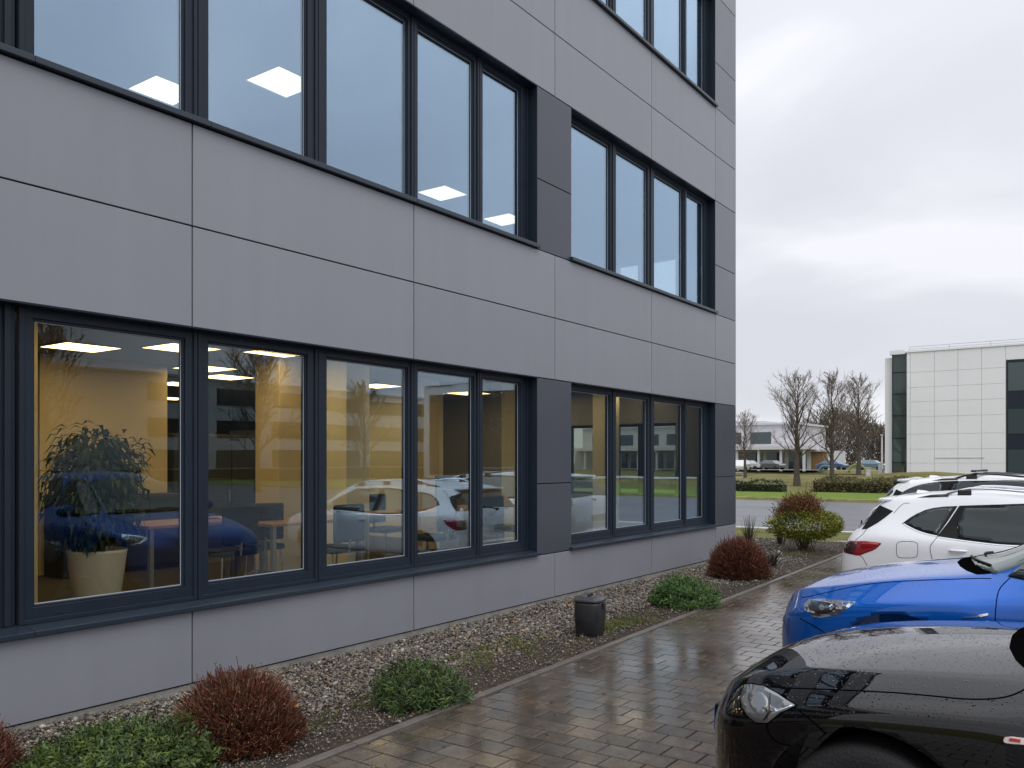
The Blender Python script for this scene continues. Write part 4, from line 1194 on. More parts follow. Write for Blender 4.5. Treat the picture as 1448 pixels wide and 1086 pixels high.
# ---- white estate and white sport utility, tails toward the walkway
def estate(st, loc, label, paint, kz, ku, black_rail, wins=None, lamp=None, dz=0):
    car = tag(empty('parked_car', loc), label, 'car', 'cars parked along the walkway')
    me, bv_ = build_body(st, [(-1.0*ku,.30),(-3.75*ku,.30)], .355, paint, front=False)
    body = link('body', me, car)
    S = lambda pts: [(a*ku, z*kz) for a, z in pts]
    D_ = (.975,.221)
    tl = S([(-.10,.845),(.0,.852),(.051,.852),(.121,.861),(.233,.856),(.309,.85),(.288,.819),(.233,.764),(.135,.72),(.065,.684),(-.02,.695),(-.12,.71)])
    tl = lamp or tl
    for o in feat(bv_, car, 'tail_light', D_, tl, .004, M_RED, sm=1, step=.02):
        s_ = 1 if o.data.vertices[0].co.x < 0 else -1
        if lamp:
            feat(bv_, o, 'lens', D_, inset(lamp, .72), .007, M_REDDARK, (s_,), sm=1, step=.02); continue
        feat(bv_, o, 'lens', D_, S([(-.10,.838),(.0,.842),(.045,.842),(.03,.77),(.012,.705),(-.03,.706),(-.11,.718)]), .007, M_REDDARK, (s_,), sm=1, step=.02)
        feat(bv_, o, 'lens', D_, S([(.075,.838),(.20,.842),(.285,.838),(.22,.80),(.13,.775),(.085,.77)]), .007, M_REDDARK if kz > 1.05 else M_RED, (s_,), sm=1, step=.02)
    if wins:
        q_, d_ = wins
        feat(bv_, car, 'window_pillar', (1,0), [(.96,1.16),(.98,1.528),(1.24,1.542),(1.22,1.15)], .0035, M_TRIM, step=.04)
        for nm, pl, n_ in (('quarter_window', q_, .03), ('side_window', d_, .05)):
            for o in feat(bv_, car, nm, (1,0), pl, .004, M_TRIM, sm=1, step=n_):
                s_ = 1 if o.data.vertices[0].co.x < 0 else -1
                feat(bv_, o, 'pane', (1,0), inset(pl,.95), .007, M_CGLASS, (s_,), sm=1, step=n_)
    else:
        feat(bv_, car, 'quarter_window', (.987,.163), S([(.575,1.07),(.656,1.137),(.724,1.183),(.818,1.23),(.898,1.254),(1.003,1.272),(1.14,1.283),(1.041,1.116),(.936,.955),(.831,.97),(.738,.998),(.657,1.032)]), .004, M_TRIM, step=.03)
        feat(bv_, car, 'quarter_window', (.987,.163), S([(.60,1.07),(.67,1.13),(.734,1.172),(.825,1.215),(.90,1.238),(1.003,1.255),(1.10,1.265),(1.015,1.116),(.925,.972),(.831,.985),(.742,1.01),(.667,1.042)]), .007, M_CGLASS, step=.03)
        feat(bv_, car, 'window_surround', (.994,.111), S([(.985,.948),(1.09,1.10),(1.20,1.287),(1.85,1.328),(2.7,1.30),(3.2,1.10),(3.35,.95),(1.63,.893),(1.483,.899),(1.233,.921)]), .004, M_TRIM, step=.05)
        feat(bv_, car, 'side_window', (.994,.111), S([(1.19,.94),(1.18,1.10),(1.245,1.272),(1.84,1.308),(2.0,1.31),(2.0,.905),(1.63,.907),(1.45,.914)]), .007, M_CGLASS, step=.05)
        feat(bv_, car, 'side_window', (.994,.111), S([(2.08,.91),(2.08,1.31),(2.65,1.285),(3.1,1.1),(3.22,.965)]), .007, M_CGLASS, step=.05)
    if not wins:
        gaps(bv_, body, [((.987,.163), S([(.589,1.069),(.657,1.030),(.738,.994),(.831,.966),(.936,.948)])), ((.994,.111), S([(1.001,.94),(1.233,.915),(1.483,.894),(1.628,.887),(2.4,.88),(3.2,.92)]))], .012, M_CHROME, 'window_trim', h=.006)
    gaps(bv_, body, [((.987,.159), S([(.94,.944),(.895,.886),(.865,.835),(.869,.785),(.886,.699),(.95,.5),(1.2,.36)])), ((1,0), S([(2.08,.9),(2.06,.6),(2.1,.3)])),
                     ((.975,.224), S([(.06,.69),(.098,.672),(.147,.577)])), ((.975,.224), S([(.15,1.0),(.10,.93),(.02,.86)])),
                     ((.98,.2), S([(.62,1.30),(.56,1.30),(.50,1.24),(.455,1.18)]))])
    fl = smooth_poly(S([(.525,.875),(.692,.884),(.719,.856),(.718,.733),(.692,.699),(.525,.688),(.498,.719),(.498,.844)]), 1)
    gaps(bv_, body, [((.983,.183), fl+[fl[0],fl[1]])], .0055, name='fuel_flap_gap', sides=(1,))
    # tailgate glass and the black flank of its spoiler
    pr = Proj(bv_, (0,-.8,-.6))
    half = [Vector((0,-.20*ku,1.03*kz)),Vector((-.55,-.20*ku,1.0*kz)),Vector((-.74,-.22*ku,.99*kz)),Vector((-.66,-.40*ku,1.22*kz)),Vector((-.54,-.44*ku,1.30*kz)),Vector((0,-.44*ku,1.32*kz))]
    h2 = [pr.to2(p) for p in half]; poly = h2+[(-a,c) for a,c in reversed(h2[1:-1])]
    patch(pr, poly, .004, .05).build('rear_window', M_CGLASS, car)
    feat(bv_, car, 'spoiler_flank', (.977,.215), S([(.275,1.275),(.31,1.257),(.435,1.205),(.35,1.13),(.267,1.065),(.155,.994),(.10,.985),(.2,1.14)]), .006, M_TRIM, step=.025)
    # spoiler lip
    b = MB(); n_ = 14
    for i in range(n_+1):
        x = -.60+1.2*i/n_; cu = .05*(x/.6)**2
        y0_, z0_ = (-.36-cu)*ku, 1.318*kz+dz
        b.v += [(x,y0_,z0_),(x,y0_-.01,z0_+.03),(x,(-.56-cu*.3)*ku,1.372*kz+dz-.03*(x/.6)**2),(x,(-.52)*ku,1.33*kz+dz-.02)]
    for i in range(n_):
        for q in range(4):
            q2 = (q+1)%4; b.f.append((i*4+q, i*4+q2, i*4+4+q2, i*4+4+q)); b.m.append(0)
    b.f += [(0,3,2,1),(n_*4,n_*4+1,n_*4+2,n_*4+3)]; b.m += [0,0]
    b.build('spoiler', paint, car, smooth=False, bevel=.008)
    # roof rails
    mr = M_RAILBLK if black_rail else M_CHROME
    for s_ in (-1,1):
        b = MB(); P = []; n_ = 14
        pr_ = Proj(bv_, (0,.0001,-1))
        for i in range(n_+1):
            u_ = (1.12+1.75*i/n_)*ku; p, n = hit(bv_, (s_*.56,-u_,3), (0,0,-1))
            lift = .062*min(1, i/1.6, (n_-i)/1.6)+.004
            P.append((s_*.56, -u_, p.z+lift))
        b.tube(P, .015, 8); rail = b.build('roof_rail', mr, car, smooth=True)
        for u_ in (1.32, 2.1, 2.7):
            p, n = hit(bv_, (s_*.56,-u_*ku,3), (0,0,-1))
            b = MB(); b.box(s_*.56-.018, s_*.56+.018, -u_*ku-.07, -u_*ku+.07, p.z-.01, p.z+.056); b.build('rail_foot', M_RAILBLK, rail, bevel=.012)
        p, n = hit(bv_, (s_*.575,-.9*ku,3), (0,0,-1)); p2, n2 = hit(bv_, (s_*.575,-1.16*ku,3), (0,0,-1))
        b = MB(); b.tube([(s_*.575,-.84*ku,p.z-.01),(s_*.575,-.98*ku,(p.z+p2.z)/2+.004),(s_*.575,-1.16*ku,p2.z+.01)], [.004,.016,.018], 8); b.build('rail_end', M_RAILBLK, rail, smooth=True)
    if black_rail:
        for u_ in (1.35, 2.2):
            p, n = hit(bv_, (0,-u_*ku,3), (0,0,-1))
            b = MB(); b.box(-.64,.64,-u_*ku-.035,-u_*ku+.035,p.z+.045,p.z+.075); b.build('cross_bar', M_RAILBLK, car, bevel=.01)
    # aerial fin
    p, n = hit(bv_, (0,-.80*ku,3), (0,0,-1)); zf = p.z-.012
    b = MB(); i = 0
    b.v += [(-.03,-.72*ku,zf),(.03,-.72*ku,zf),(-.03,-.92*ku,zf+.005),(.03,-.92*ku,zf+.005),(0,-.735*ku,zf+.040),(0,-.80*ku,zf+.034)]
    b.f += [(0,2,5,4),(1,4,5,3),(0,4,1),(2,3,5),(0,1,3,2)]; b.m += [0]*5
    b.build('aerial_fin', paint, car, bevel=.006)
    # rear wiper arm knob, bumper lip, handles
    b = MB(); b.tube([(-.02,-.13*ku,.985*kz),(-.02,-.08*ku,1.0*kz)], [.025,.02], 8); b.tube([(-.02,-.10*ku,1.0*kz),(-.5,-.2*ku,1.07*kz)], [.012,.007], 6); b.build('rear_wiper', M_TRIM, car)
    for s_ in (-1,1):
        for u_, z_ in ((1.30,.80),(2.35,.79)):
            p, n = hit(bv_, (s_*3,-u_*ku,z_*kz), (-s_,0,0))
            b = MB(); b.tube([(p.x-s_*.01,-u_*ku+.09,z_*kz),(p.x+s_*.022,-u_*ku+.06,z_*kz+.003),(p.x+s_*.022,-u_*ku-.06,z_*kz+.006),(p.x-s_*.01,-u_*ku-.09,z_*kz+.006)], [.010,.013,.013,.010], 8)
            b.build('door_handle', paint, car, smooth=True)
    # lower bumper step
    b = MB(); P = []
    for i in range(25):
        t = -1+2*i/24; x = .86*t; y = -.02*ku-.40*abs(t)**4*ku
        P.append((x, y+.03, .47*kz))
    b.tube(P, .055, 8); b.build('bumper_lip', paint, car, smooth=True)
    b = MB(); b.box(-.26,.26,-.015,.004,.70*kz-.06,.70*kz+.06); b.build('licence_plate', M_PLATE, car)
    mirrors(car, .90, -3.05*ku, 1.02*kz, paint)
    windscreen(bv_, car, [(0,-3.72*ku,1.03*kz),(-.4,-3.68*ku,1.02*kz),(-.66,-3.58*ku,1.0*kz)], [(0,-3.12*ku,1.40*kz),(-.35,-3.12*ku,1.39*kz),(-.55,-3.1*ku,1.35*kz)], wipers=False) if False else None
    for y_ in (-1.0, -3.75):
        for s_ in (-1,1): add_wheel(car, s_*.785, y_*ku, .305, .21, s_)
    return car
estate(WAGON, (11.3, 2.75, -.12), 'white estate car with chrome roof rail and red tail light behind the blue car', M_WHITEPAINT, 1, 1, False)
estate(SUV, (13.92, 3.09, -.15), 'farther white sport utility car with black roof bars beyond the white estate', M_WHITEPAINT2, 1.105, 1.06, True,
       ([(.46,1.32),(.58,1.41),(.72,1.475),(.90,1.515),(1.06,1.53),(1.02,1.30),(.9,1.13),(.72,1.18)], [(1.10,1.15),(1.12,1.53),(1.3,1.54),(1.95,1.56),(2.6,1.535),(3.2,1.3),(3.45,1.08),(2.0,1.07)]),
       [(-.13,1.10),(.0,1.13),(.08,1.13),(.15,1.11),(.10,1.05),(.02,1.0),(-.12,1.0)], .07)

# ------------------------------------------------------------------ shrubs and ground plants
def tube_np(P0, P1, P2, r0, r2, tone):
    """n three-sided tapered stems through three points each (arrays)"""
    n = len(P0)
    d = P2-P0; d /= np.linalg.norm(d,axis=1,keepdims=True)
    a = np.cross(d, np.array([.31,.57,.76])); a /= np.linalg.norm(a,axis=1,keepdims=True); b_ = np.cross(d, a)
    rings = []
    for P, r in ((P0, r0), (P1, (r0*.75+r2*.25)), (P2, r2)):
        for q in range(3):
            an = 2*math.pi*q/3
            rings.append(P + (a*math.cos(an)+b_*math.sin(an))*r[:,None])
    V = np.stack(rings, 1)
    F = []
    for j in range(2):
        for q in range(3):
            q2 = (q+1)%3; F.append((j*3+q, j*3+q2, (j+1)*3+q2, (j+1)*3+q))
    Fc = np.array(F)[None] + (np.arange(n)*9)[:,None,None]
    T = np.repeat(tone[:,None,:], 9, 1)
    return V.reshape(-1,3), Fc.reshape(-1,4), T.reshape(-1,3)

def lump(g, d, k=6, amp=.16):
    """uneven outline: radius factor per direction from a few random bulges"""
    c = rand_unit(g, k); c[:,2] = np.abs(c[:,2])
    f = np.ones(len(d))
    for i in range(k):
        f += g.uniform(-.6,1)*amp*np.exp(-(1-d@c[i])*6)
    return f

def twig_shrub(loc, rad, hgt, n, label, seed, pal, group=None, tipcol=None, name='twiggy_shrub', rlow=.30, zmin=None, lsc=1.0):
    """deciduous shrub of fine upright stems fanning from the base"""
    g = np.random.default_rng(seed)
    t = tag(empty(name, loc), label, 'shrub', group)
    # main stems
    m = 46
    az = g.uniform(0, 2*math.pi, m); pol = np.arccos(1-g.random(m)*.95)
    d = np.stack([np.sin(pol)*np.cos(az), np.sin(pol)*np.sin(az), np.cos(pol)*1.0+.12], -1)
    L_ = lump(g, d)
    sc = np.array([rad, rad, hgt*.92])
    E0 = np.stack([g.normal(0,rad*.10,m), g.normal(0,rad*.10,m), np.zeros(m)-.01], -1)
    E1 = d*sc*.72*L_[:,None] + np.array([0,0,hgt*.05])
    Mid = (E0+E1)/2 + np.stack([-d[:,0]*rad*.10, -d[:,1]*rad*.10, np.full(m,hgt*.08)],-1) + g.normal(0,.012,(m,3))
    pal = np.array(pal)
    tone = pal[g.integers(0,len(pal),m)]*.55
    Vs, Fs, Ts = tube_np(E0, Mid, E1, np.full(m,.0065), np.full(m,.003), tone)
    np_mesh('stem', Vs, Fs, M_TWIG, Ts, parent=t)
    # fine twigs
    az = g.uniform(0, 2*math.pi, n); pol = np.arccos(1-g.random(n)*1.12)
    d = np.stack([np.sin(pol)*np.cos(az), np.sin(pol)*np.sin(az), np.cos(pol)], -1)
    Lf = lump(np.random.default_rng(seed+1), d, 9, .14)
    fr = g.uniform(.52, 1.0, n)**.7
    P0 = d*sc*(fr*.72*Lf)[:,None]; P0[:,2] = P0[:,2]*.92 + hgt*rlow*.35*(1-fr)
    P0[:,2] = np.maximum(P0[:,2], .02)
    if zmin:
        k_ = P0[:,2] > zmin*hgt*g.uniform(.75,1.25,n)
        P0, d, fr = P0[k_], d[k_], fr[k_]; n = len(P0)
    up = np.stack([d[:,0]*.75, d[:,1]*.75, np.maximum(d[:,2],.0)*.6+.55], -1) + g.normal(0,.30,(n,3))
    up /= np.linalg.norm(up,axis=1,keepdims=True)
    ln = g.uniform(.12,.30,n)*rad*(1+.35*(g.random(n)<.10))
    P2 = P0 + up*ln[:,None]; P1 = (P0+P2)/2 + g.normal(0,.008,(n,3))
    depth = np.clip(fr,0,1)[:,None]
    tone = pal[g.integers(0,len(pal),n)]*g.uniform(.6,1.35,(n,1))
    V1,F1,T1 = tube_np(P0,P1,P2, g.uniform(.0016,.0032,n)*(1+rad), g.uniform(.0008,.0016,n)*(1+rad), tone)
    np_mesh('twigs', V1, F1, M_TWIG, T1, parent=t)
    # sparse withered leaflets along the twigs
    k = int(n*(.8 if lsc < 2 else 1.6)); idx = g.integers(0,n,k); s_ = g.uniform(.2,1.02,(k,1))
    P = P0[idx]*(1-s_)+P2[idx]*s_
    D = up[idx] + g.normal(0,.7,(k,3))
    tc = np.array(tipcol if tipcol else pal)
    tone = tc[g.integers(0,len(tc),k)]*g.uniform(.6,1.4,(k,1))
    V2,F2,T2 = leaf_np(P, D, rand_unit(g,k), g.uniform(.012,.026,k)*(.7+rad*.6)*lsc, g.uniform(.005,.010,k)*(.7+rad*.6)*lsc**.7, g.uniform(.2,1,k), tone)
    np_mesh('foliage', V2, F2, M_LEAF, T2, parent=t)
    return t

def leafy_shrub(loc, rad, hgt, n, label, seed, pal, leaf=(.03,.055), wid=(.008,.014), name='leafy_shrub', group=None, upright=.5, squash=None, asp=1.0):
    """dense low evergreen: whorls of narrow leaves on short shoots over a dome"""
    g = np.random.default_rng(seed)
    t = tag(empty(name, loc), label, 'shrub', group)
    ns = max(60, n//9)
    az = g.uniform(0,2*math.pi,ns); pol = np.arccos(1-g.random(ns)*1.02)
    d = np.stack([np.sin(pol)*np.cos(az), np.sin(pol)*np.sin(az), np.cos(pol)], -1)
    Lf = lump(g, d, 12, .22)
    fr = g.uniform(.35,1.0,ns)**.45
    sc = np.array([rad*asp, rad, hgt])
    C = d*sc*(fr*Lf)[:,None]; C[:,2] = np.maximum(C[:,2], .015)
    ax = d*np.array([1,1,.8]) + np.array([0,0,upright]) + g.normal(0,.28,(ns,3)); ax /= np.linalg.norm(ax,axis=1,keepdims=True)
    # shoots
    base = C*np.array([.25,.25,0.0]); 
    m = min(ns, 160); ii = g.choice(ns, m, replace=False)
    tone = np.tile(np.array([.05,.04,.02]),(m,1))
    V0,F0,T0 = tube_np(base[ii], (base[ii]*.4+C[ii]*.6)-np.array([0,0,hgt*.05]), C[ii], np.full(m,.004), np.full(m,.002), tone)
    np_mesh('stem', V0, F0, M_TWIG, T0, parent=t)
    k = n; si = g.integers(0,ns,k); s_ = g.uniform(-.02,.06,k)*(rad/.35)**.5
    P = C[si] + ax[si]*s_[:,None] + g.normal(0,.008,(k,3))
    P[:,2] = np.maximum(P[:,2], .008)
    out = rand_unit(g,k); out -= ax[si]*np.sum(out*ax[si],1,keepdims=True); out /= np.linalg.norm(out,axis=1,keepdims=True)
    D = out*g.uniform(.45,1.0,(k,1)) + ax[si]*g.uniform(.35,1.0,(k,1))
    pal = np.array(pal)
    tone = pal[g.integers(0,len(pal),ns)][si]*g.uniform(.7,1.35,(k,1))
    V1,F1,T1 = leaf_np(P, D, ax[si]+g.normal(0,.15,(k,3)), g.uniform(*leaf,k), g.uniform(*wid,k), g.uniform(.2,1.0,k), tone)
    np_mesh('foliage', V1, F1, M_LEAF, T1, parent=t)
    return t

RUST = [(.12,.035,.018),(.17,.055,.028),(.085,.026,.016),(.21,.09,.055),(.10,.045,.022)]
twig_shrub((3.13,4.20,0), .42, .56, 7200, 'russet twiggy shrub on pebbles between the two green cushions', 21, RUST, 'russet twiggy shrubs', tipcol=[(.20,.05,.025),(.30,.15,.09),(.14,.13,.03),(.10,.03,.02)])
twig_shrub((11.85,4.48,0), .54, .76, 6000, 'russet twiggy shrub near the far building corner in front of the big bush', 22, RUST, 'russet twiggy shrubs', tipcol=[(.16,.04,.02),(.22,.09,.05)])
twig_shrub((1.98,4.86,0), .26, .42, 1500, 'russet shrub tip cut off by the left edge of the photo', 23, RUST, 'russet twiggy shrubs')
GREEN = [(.075,.130,.022),(.052,.095,.018),(.11,.165,.030),(.034,.062,.016)]
leafy_shrub((2.36,4.24,0), .42, .265, 13000, 'large dense green cushion shrub at the bottom left corner', 31, GREEN, (.026,.045), (.008,.014), group='low green cushion shrubs', upright=.35)
leafy_shrub((4.40,3.96,0), .325, .22, 5200, 'low spiky green cushion shrub at the kerb in the middle of the bed', 32, [(.065,.115,.026),(.045,.085,.022),(.095,.145,.035),(.030,.055,.018)], (.045,.075), (.006,.011), group='low green cushion shrubs', upright=.7)
leafy_shrub((9.18,4.12,0), .37, .23, 5200, 'low bright green cushion shrub just right of the dark bin', 33, [(.06,.14,.024),(.045,.10,.022),(.09,.17,.03)], (.05,.085), (.007,.013), group='low green cushion shrubs', upright=.7)
# the large two-tone bush at the end of the bed
big = twig_shrub((16.2,4.86,0), .74, 1.56, 9500, 'big rounded bush with rusty twigs above yellow-green leaves at the bed end', 41, [(.16,.062,.03),(.21,.095,.045),(.12,.05,.025)], tipcol=[(.20,.075,.03),(.26,.14,.06),(.14,.11,.03)], name='large_bush', zmin=.40, lsc=2.4)
g = np.random.default_rng(42)
n = 6500
d = rand_unit(g,n); d[:,2] = d[:,2]*.8
side = d@np.array([-.70,-.62,-.35])          # the leafy flank faces the walkway
keep = (side > -.12+g.normal(0,.12,n)) ; d = d[keep]; n = len(d)
Lf = lump(g,d,9,.14); fr = g.uniform(.5,1,n)**.5
P = d*np.array([.68,.68,.36])*(fr*Lf)[:,None]+np.array([0,0,.47])
P = P[P[:,2]>.14]; n = len(P)
D = np.stack([P[:,0],P[:,1],P[:,2]*.4+.15],-1)+g.normal(0,.4,(n,3))
pal = np.array([(.21,.24,.024),(.14,.17,.02),(.28,.28,.035),(.08,.11,.016)])
clump = (np.sin(P[:,0]*9)+np.sin(P[:,1]*8+1)+np.sin(P[:,2]*9+2))/3
tone = pal[np.clip(((clump+1)*2+g.normal(0,.6,n)).astype(int),0,3)]*g.uniform(.7,1.3,(n,1))
V1,F1,T1 = leaf_np(P,D,rand_unit(g,n),g.uniform(.07,.13,n),g.uniform(.014,.026,n),g.uniform(.2,1,n),tone)
np_mesh('leafy_flank', V1,F1,M_LEAF,T1,parent=big)
# dry grass sprigs and low weeds
def sprig(loc, hgt, n, label, seed, pal, spread=.25, name='dry_sprig', cat='plant', wid=.006):
    g = np.random.default_rng(seed)
    t = tag(empty(name, loc), label, cat)
    az = g.uniform(0,2*math.pi,n); r = g.uniform(.1,1,n)*spread
    P0 = np.stack([np.cos(az)*r*.25, np.sin(az)*r*.25, np.zeros(n)], -1); h_ = g.uniform(.4,1,n)*hgt
    P2 = np.stack([np.cos(az)*r, np.sin(az)*r, h_], -1); P1 = (P0*.6+P2*.4)+np.array([0,0,1])*h_[:,None]*.15
    pal = np.array(pal); tone = pal[g.integers(0,len(pal),n)]*g.uniform(.7,1.3,(n,1))
    V1,F1,T1 = tube_np(P0,P1,P2,np.full(n,wid),np.full(n,wid*.3),tone)
    np_mesh('blades', V1,F1,M_TWIG,T1,parent=t)
DRY = [(.06,.05,.045),(.09,.07,.055),(.04,.035,.035)]
sprig((16.6,6.05,0), .62, 60, 'dark dry sprig by the building corner, left of the pair', 51, DRY, .22)
sprig((17.0,5.55,0), .74, 70, 'taller dark dry sprig right of the building corner', 52, DRY, .26)
sprig((17.3,5.15,0), .40, 26, 'small dry sprig beside the big bush', 53, DRY, .15)
sprig((13.35,4.50,0), .26, 60, 'dark spiky tuft on the pebbles between the russet and the big bush', 54, [(.03,.03,.03),(.06,.05,.045)], .22, wid=.008)
def weeds(name, cx_, cy_, sx, sy, n, seed, label):
    g = np.random.default_rng(seed)
    k = max(4, n//22); cc = np.stack([cx_+g.normal(0,sx,k), cy_+g.normal(0,sy,k)], -1)
    ci_ = g.integers(0,k,n)
    P = np.stack([cc[ci_,0]+g.normal(0,.05,n), cc[ci_,1]+g.normal(0,.04,n), np.full(n,.008)], -1)
    D = np.stack([g.normal(0,.7,n), g.normal(0,.7,n), g.uniform(.25,1,n)], -1)
    pal = np.array([(.17,.19,.035),(.11,.14,.03),(.20,.19,.05),(.08,.11,.03)])
    tone = pal[g.integers(0,4,n)]*g.uniform(.7,1.2,(n,1))
    V1,F1,T1 = leaf_np(P,D,rand_unit(g,n),g.uniform(.03,.085,n),g.uniform(.004,.010,n),g.uniform(.3,1.2,n),tone)
    tag(np_mesh(name, V1,F1,M_LEAF,T1), label, 'weeds', kind='stuff')
weeds('weeds', 5.9, 4.38, .42, .16, 620, 61, 'sparse yellow-green weeds on the bare soil left of the bin')
weeds('weeds', 7.75, 4.10, .40, .11, 640, 62, 'low yellow-green weeds between the bin and a green cushion')
weeds('weeds', 3.6, 4.05, .2, .1, 90, 63, 'few weeds beside the russet shrub')
weeds('weeds', 15.6, 4.6, .5, .25, 400, 64, 'grassy weeds under the big bush')

# ------------------------------------------------------------------ dark utility bin in the bed
bn = tag(empty('utility_bin', (7.02, 4.12, 0), R(12)), 'squat dark grey bin with a rimmed lid standing in the planting bed', 'bin')
M_BIN = mat('dark_bin_plastic', (.018,.019,.021), rough=.42, var=.35, scale=7, bump=.08, bscale=60, rvar=.12)
b = MB(); b.lathe([(.110,-.01),(.114,.0),(.122,.05),(.132,.16),(.135,.24),(.132,.30),(.128,.335),(.118,.336)], 40, sq=4); b.build('barrel', M_BIN, bn, smooth=True)
b = MB(); b.lathe([(.120,.333),(.138,.334),(.140,.340),(.140,.354),(.136,.360),(.122,.366),(.118,.374),(.06,.382),(.01,.384)], 40, sq=4); lid = b.build('lid', mat('bin_lid_plastic', (.045,.046,.052), rough=.3, var=.2, scale=9), bn, smooth=True)
b = MB(); b.tube([(-.055,-.0,.378),(-.04,-.0,.400),(.04,-.0,.400),(.055,-.0,.378)], [.011,.013,.013,.011], 8); b.build('handle', M_BIN, lid, smooth=True)
b = MB(); b.box(-.030,.030,-.150,-.133,.27,.325); b.build('latch', M_BIN, bn, bevel=.006)
b = MB(); b.tube([(.135,-.06,.0),(.14,-.06,.12),(.135,-.05,.27)], [.028,.03,.026], 10); b.build('side_pipe', M_BIN, bn, smooth=True)

# ------------------------------------------------------------------ bare trees
def bare_tree_meshes(hgt, spread, seed, trunk_r, n1=34, n2=9, n3=5, tw=.012, clear=.22):
    """leafless tree with a central leader; returns trunk and crown meshes"""
    g = random.Random(seed)
    tr, tw_ = MB(), MB()
    def curve(p, d, L_, bend, k=4):
        pts = [Vector(p)]; d = Vector(d).normalized()
        for i in range(k):
            d = (d + Vector((g.gauss(0,bend), g.gauss(0,bend), g.gauss(0,bend)+.10))).normalized()
            pts.append(pts[-1] + d*(L_/k))
        return pts, d
    lead = [Vector((0,0,-.1))]
    k = 9
    for i in range(1, k+1):
        lead.append(Vector((g.gauss(0,.012*hgt)*(i/k), g.gauss(0,.012*hgt)*(i/k), hgt*i/k)))
    rad = [trunk_r*(1.25 if i == 0 else max(.06, (1-(i/k)**.9))) for i in range(k+1)]
    tr.tube(lead, rad, 9)
    def at(t):
        f_ = t*k; i = min(int(f_), k-1); return lead[i].lerp(lead[i+1], f_-i)
    for i in range(n1):
        t = clear + (.97-clear)*((i+g.random())/n1)
        p = at(t); az = i*2.4 + g.gauss(0,.35)
        shape = math.sin(math.pi*min(1,(t-clear)/(1-clear)*.78+.20))
        L_ = spread*(.25+.85*shape)*g.uniform(.75,1.15)
        up = g.uniform(.55,1.0)+t*.7
        d = Vector((math.cos(az), math.sin(az), up))
        r0 = trunk_r*(1-t*.85)*.30
        pts, dd = curve(p, d, L_, .13, 5)
        tr.tube(pts, [r0*(1-.85*j/5)+.004 for j in range(6)], 5, cap=False)
        for j in range(n2):
            s_ = g.uniform(.22,1.0); q = s_*5; a_ = min(int(q),4); pp_ = pts[a_].lerp(pts[a_+1], q-a_)
            base = (pts[a_+1]-pts[a_]).normalized()
            d2 = (base + Vector((g.gauss(0,.55), g.gauss(0,.55), g.gauss(.25,.35)))).normalized()
            L2 = L_*g.uniform(.22,.45)*(1.15-s_*.45)
            p2, _ = curve(pp_, d2, L2, .16, 3)
            tw_.tube(p2, [tw*1.3, tw, tw*.8, tw*.5], 3, cap=False)
            for m_ in range(n3):
                s3 = g.uniform(.25,1)*3; a3 = min(int(s3),2); p3 = p2[a3].lerp(p2[a3+1], s3-a3)
                d3 = (d2 + Vector((g.gauss(0,.6), g.gauss(0,.6), g.gauss(.2,.4)))).normalized()
                e3 = p3+d3*L2*g.uniform(.3,.6)
                tw_.tube([p3, p3.lerp(e3,.5)+Vector((g.gauss(0,.03),g.gauss(0,.03),g.gauss(0,.03))), e3], [tw*.7, tw*.5, tw*.3], 3, cap=False)
    def me(mb, m):
        o = mb.build('x', m); d_ = o.data; bpy.data.objects.remove(o); return d_
    return me(tr, M_BARK), me(tw_, M_TWIGBARK)
M_TWIGBARK = mat('twig_bark', (.17,.13,.105), rough=.9, var=.2, scale=2)
def put_tree(meshes, loc, s, rz, label, group):
    t = tag(empty('bare_tree', loc, rz), label, 'tree', group); t.scale = (s,s,s)
    for nm, me_ in zip(('trunk','crown'), meshes): link(nm, me_, t)
    return t
TA = bare_tree_meshes(7.6, 2.6, 3, .25, n1=40, n2=11, n3=6, tw=.010); TB = bare_tree_meshes(7.9, 2.2, 8, .19, n1=42, n2=11, n3=6, tw=.0095, clear=.2); TC = bare_tree_meshes(7.2, 2.2, 15, .2, n1=36, n2=11, n3=6, tw=.010, clear=.26)
GT = 'bare winter trees on the lawn'
put_tree(TA, (60.5,18.6,-.2), 1.0, .4, 'broad bare tree with the thickest trunk on the lawn', GT)
put_tree(TB, (60.5,16.2,-.2), .98, 2.0, 'tall slim bare tree between two others on the lawn', GT)
put_tree(TC, (72.0,17.2,.1), 1.12, 1.1, 'bare tree closest to the white panelled block', GT)
put_tree(TC, (80.0,29.6,.1), .84, 3.0, 'small bare tree beside the grey office corner', GT)

